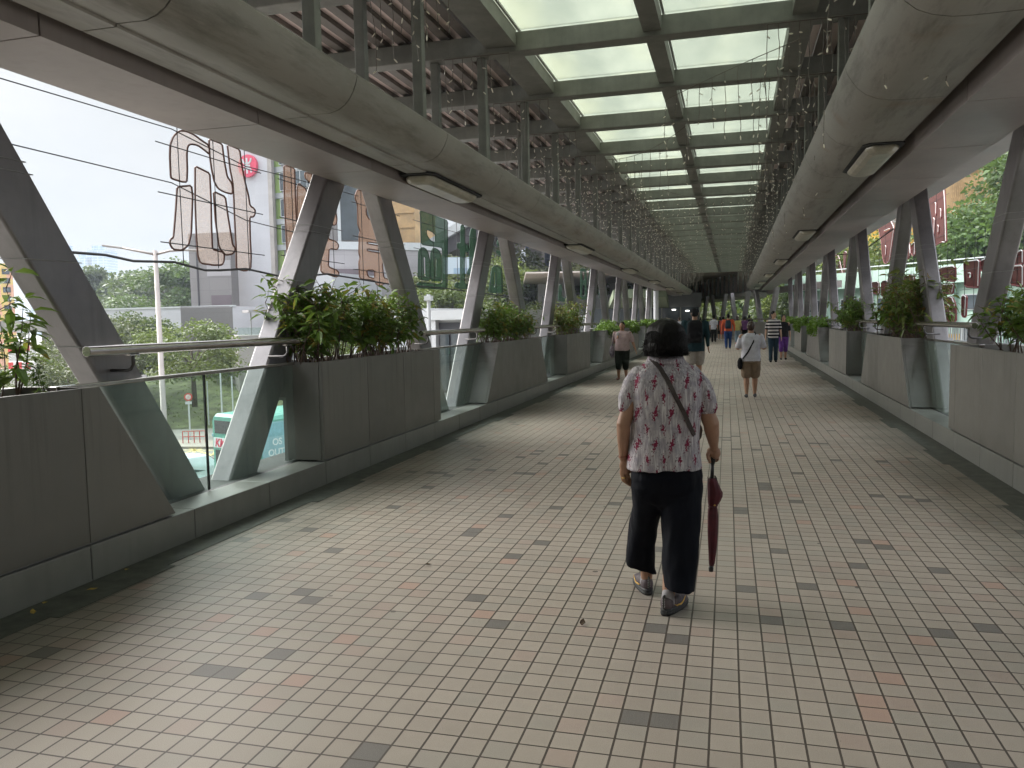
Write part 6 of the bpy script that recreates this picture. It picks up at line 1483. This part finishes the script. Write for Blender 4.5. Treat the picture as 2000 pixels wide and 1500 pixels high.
# shoes with swoosh-like flash, pull tab and thick sole
m_sh1 = M_plain('shoe_mauve', (.11,.085,.095), .6, 0, .2, 40, .3, 300); m_sole = M_plain('shoe_sole', (.028,.028,.030), .6, 0, .1); m_gold = M_plain('gold_print', (.72,.42,.08), .4); m_sock = M_plain('grey_sock', (.35,.33,.35), .8); m_tab = M_plain('shoe_tab', (.05,.055,.05), .6)
def shoe(h, d, out_s):
    d = Vector((d.x, d.y, 0)).normalized(); n_ = Vector((-d.y, d.x, 0)); M = Matrix((n_, d, Vector((0,0,1)))).transposed()
    m_ = MB(); L = .245
    def E(fy, fx, fz, rx, ry, rz): m_.ell(h+d*fy+n_*fx+Vector((0,0,fz)), (rx, ry, rz), 16, 10, M)
    E(.038,0,.060,.036,.042,.048); E(.07,0,.058,.036,.05,.046); E(.12,0,.048,.042,.06,.040); E(.175,0,.040,.045,.055,.032); E(.205,0,.036,.040,.042,.028)
    o = remeshed(m_, 'shoe', m_sh1, .0045, 3, parent=wom)
    s2 = MB(); rg = []
    for zz, e in ((.0,-.002),(.012,.003),(.026,.0),(.030,.004),(.038,-.002)):
        ring = []
        for k in range(32):
            a = 2*PI*k/32; fy = .120+(.128+e)*math.sin(a); q_ = (abs(math.cos(a))**3+abs(math.sin(a))**3)**(-1/3); fy = .120+(.128+e)*math.sin(a)*q_*.985; wd = (.040 + .006*math.sin(a)) + e
            ring.append(h+d*fy+n_*(wd*math.cos(a)*q_)+Vector((0,0,zz+.012*max(0,math.sin(a))**2*(zz < .02))))
        rg.append(ring)
    s2.loft(rg); s2.build('sole', m_sole, o, smooth=False, bevel=.002)
    s3 = MB(); 
    for sgn in (1,-1):
        pts = []
        for i in range(11):
            k = i/10; fy = .055+.115*k; fz = .062-.026*math.sin(k*PI*.9)+.018*k*k - (.008 if k < .3 else 0); wd = .0355+.0085*math.sin(min(1,k*1.2)*PI*.5)
            pts.append((h+d*fy+n_*(wd*sgn*1.0)+Vector((0,0,fz)), .0042*math.sin(k*PI)**.6+.0006))
        s3.tube([p for p, r in pts], [r for p, r in pts], 6)
    s3.build('side_flash', m_gold, o, smooth=True)
    s4 = MB(); s4.bar(h+d*.002+Vector((0,0,.040)), h+d*.000+Vector((0,0,.112)), .024, .008, up=n_); tb = s4.build('heel_tab', m_tab, o, bevel=.003)
    s5 = MB()
    for i in range(4): s5.bar(h-d*.0065+Vector((0,0,.050+.013*i))-n_*.0065, h-d*.0065+Vector((0,0,.050+.013*i))+n_*.0065, .004, .003, up=(0,0,1)); s5.bar(h-d*.0065+Vector((0,0,.050+.013*i))-n_*.0065, h-d*.0065+Vector((0,0,.059+.013*i))-n_*.0065, .003, .003, up=n_)
    s5.build('tab_lettering', m_sock, tb)
    s6 = MB(); limb(s6, [h+d*.05+Vector((0,0,.06)), h+d*.046+Vector((0,0,.106))], [.036,.0335], 14); remeshed(s6, 'sock', m_sock, .005, 1, parent=wom)
shoe(lh, ld, -1); shoe(rh, rd, 1)
# hair: bobbed cap plus many strands
h_ = MB()
h_.ell(Pw(1300,652,.0), (.101,.112,.084), 26, 16)
rings(h_, [ring_px(695,1286,1320,.060,.0), ring_px(691,1276,1329,.085,-.002), ring_px(684,1265,1336,.106,-.002), ring_px(677,1260,1340,.113,-.002), ring_px(670,1260.5,1340,.115,-.002), ring_px(655,1264,1336.5,.115,.0), ring_px(640,1272,1329,.095,.0), ring_px(628,1286,1316,.06,.0)], 36, 2.1)
hair = remeshed(h_, 'hair', m_hair, .005, 3, foldnoise(26,6,.007,1.), wom)
rg = random.Random(8); hs = MB(); top = Pw(1300,622.5,.0)
for i in range(1500):
    a = rg.uniform(0,2*PI); k0 = rg.uniform(.0,.5); p = []
    Rx, Ry = .1085, .118
    for j in range(8):
        u_ = k0+(1.0-k0)*j/7; z_ = top.z - .195*u_**1.0*(1.0 if j < 7 else 1.02); prof = math.sin(min(1,u_*1.9)*PI/2)**.75
        fl_ = 1+ .03*rg.random() + (.16*rg.random()*(u_-.7)*3.3 if u_ > .7 else 0)
        if u_ > .86: prof *= 1-(u_-.86)*rg.uniform(.2,2.2)
        p.append(Vector((top.x+Rx*prof*fl_*math.cos(a+u_*.12), .0+Ry*prof*fl_*math.sin(a+u_*.12), z_)))
    hs.tube(p, [.0018]*6+[.0013,.0005], 3, cap=False)
for sx_, n_ in ((1,26),(-1,26)):
    for i in range(n_):
        p0 = Pw(1337 if sx_ > 0 else 1263, rg.uniform(660,684), rg.uniform(-.05,.03)); e = p0+Vector((sx_*rg.uniform(.01,.035), rg.uniform(-.01,.01), rg.uniform(-.035,.012)))
        hs.tube([p0, p0.lerp(e,.5)+Vector((sx_*.006,0,-.008)), e], [.0018,.0014,.0005], 3, cap=False)
hs.build('hair_strands', m_hair, hair, smooth=True)
# bracelet and ring
mb = MB(); c0 = Lw+Vector((0,-.002,.006)); mb.tube([c0+Vector((.026*math.cos(a*PI/9), .024*math.sin(a*PI/9), .003*math.cos(a*PI/9))) for a in range(18)], .0022, 5, closed=True); mb.build('bracelet', M_plain('bracelet_red', (.25,.06,.03), .4), wom)
mb = MB(); c0 = Pw(1218.5,933,.025); mb.tube([c0+Vector((.0105*math.cos(a*PI/6), .0105*math.sin(a*PI/6), 0)) for a in range(12)], .0022, 5, closed=True); mb.build('ring', M_plain('gold', (.8,.5,.15), .25, 1.0), wom)
# bag: strap follows the shirt over the back
from mathutils.bvhtree import BVHTree
bm_ = bmesh.new(); bm_.from_mesh(shirt.data); bvh = BVHTree.FromBMesh(bm_); bm_.free()
bagr = empty('crossbody_bag', WO, wrot, 'brown crossbody bag of the woman in the floral shirt', 'bag')
camL = Vector((Vector((CAM-WO)[:]).dot(hx), Vector((CAM-WO)[:]).dot(hy), CH)); path = []
pp_ = [(1266,701),(1271,699.5),(1279,708),(1290,721),(1303,742),(1314,764),(1323,782),(1331,797),(1338,812),(1344,826),(1350,839),(1355,850)]
for i in range(40):
    k = i/39*(len(pp_)-1); j = min(int(k), len(pp_)-2); px = pp_[j][0]+(pp_[j+1][0]-pp_[j][0])*(k-j); py = pp_[j][1]+(pp_[j+1][1]-pp_[j][1])*(k-j)
    tg = Pw(px, py, 0); dd_ = (tg-camL).normalized(); hit = bvh.ray_cast(camL, dd_)
    if hit[0] is not None: path.append((hit[0]+hit[1]*.004, hit[1]))
mb = MB(); rgs = []
pth = [p for p, n in path]
for i, (p, n) in enumerate(path):
    tdir = (pth[min(i+1,len(pth)-1)]-pth[max(i-1,0)]).normalized(); nn = Vector((n.x, n.y, n.z)).normalized(); sd_ = tdir.cross(nn).normalized()*.0115; nn = nn*.0022
    rgs.append([p-sd_-nn, p+sd_-nn, p+sd_+nn, p-sd_+nn])
mb.loft(rgs); mb.build('strap', M_plain('brown_webbing', (.060,.045,.042), .8, 0, .2, 60, .4, 300), bagr)
mb = MB(); mb.ell(Pw(1358,842,.05), (.030,.075,.060), 14, 10); remeshed(mb, 'pouch', M_plain('brown_bag', (.10,.075,.06), .8, 0, .3, 30, .3), .006, 1, foldnoise(14,14,.01), bagr)
# umbrella
m_umb = M_plain('maroon_umbrella_cloth', (.085,.010,.018), .55, 0, .3, 14, .3, 200, spec=.4); m_umbk = M_plain('umbrella_black', (.015,.014,.016), .4)
uo = empty('umbrella', WO, wrot, 'folded dark red umbrella held point down in her right hand', 'umbrella'); dU = .080
mb = MB(); mb.tube([Pw(1388.5,885,dU), Pw(1391,884,dU), Pw(1392.5,890,dU), Pw(1393,900,dU), Pw(1391,912,dU)], [.010,.012,.012,.012,.009], 12); mb.build('handle', m_umbk, uo, smooth=True)
mb = MB(); mb.tube([Pw(1391.3,903,dU), Pw(1390.6,940,dU)], .0105, 12); mb.tube([Pw(1390.6,936,dU), Pw(1389,1108,dU)], .004, 6); mb.build('shaft', m_umbk, uo, smooth=True)
mb = MB(); rr_ = []; rg = random.Random(3)
for (py, xl, xr, dd2) in ((934,1384,1399,.9),(938,1382,1401,.9),(945,1382,1403.5,.9),(955,1382,1408,.85),(962,1382,1411.5,.8),(970,1382,1411,.8),(979,1382.5,1407,.85),(986,1383.5,1402,.9),(990,1384.5,1400.5,.95),(995,1382.5,1401.5,1),(1010,1382,1402.5,1),(1040,1382,1402,1),(1065,1383,1400.5,1),(1085,1384,1398,1),(1100,1384.5,1396,1),(1107,1385.5,1393.5,1)):
    a, c = Pw(xl, py, dU), Pw(xr, py, dU); ctr = (a+c)/2; rx = (c.x-a.x)/2; ring = []
    for k in range(36):
        an = 2*PI*k/36; pl_ = 1-.13*abs(math.sin(an*4+py*.02)); ring.append((ctr.x+rx*math.cos(an)*(pl_ if abs(math.cos(an)) < .9 else 1), ctr.y+rx*dd2*.9*math.sin(an)*pl_, ctr.z))
    rr_.append(ring)
mb.loft(rr_); mb.build('canopy', m_umb, uo, smooth=True, fixn=True)
mb = MB()
for px in (1383,1386.5,1396,1400,1398): mb.tube([Pw(px,944,dU-.01), Pw(px+rg.uniform(-.5,.5),930+rg.uniform(-2,3),dU-.01)], .0022, 5)
mb.build('rib_tips', m_umbk, uo)
mb = MB(); p = Pw(1392.5,988,dU); mb.tube([p+Vector((.024*math.cos(a*PI/8), .022*math.sin(a*PI/8), .004*math.cos(a*PI/8))) for a in range(16)], .0045, 5, closed=True); st_ = mb.build('tie_band', m_umb, uo)
mb = MB(); mb.ell(Pw(1396,987,dU-.022), (.006,.003,.005), 8, 5); mb.build('snap_button', m_gold, st_)
mb = MB(); mb.tube([Pw(1389.3,1104,dU), Pw(1388.8,1110,dU), Pw(1388.6,1116,dU)], [.011,.014,.012], 10); mb.build('tip', m_umbk, uo, smooth=True)
# ================================================================== AIR
t = NT('pale_haze'); pv = t.n('VolumePrincipled'); pv.inputs['Color'].default_value = (.72,.80,.90,1); pv.inputs['Density'].default_value = .00042; pv.inputs['Anisotropy'].default_value = .2
t.l(pv.outputs[0], t.o.inputs['Volume'])
mb = MB(); mb.box((-1450,-1450,-7.2),(1450,1450,60)); hz = mb.build('haze', t.m); tag(hz, 'pale humid haze over the whole city', 'haze', None, 'stuff')
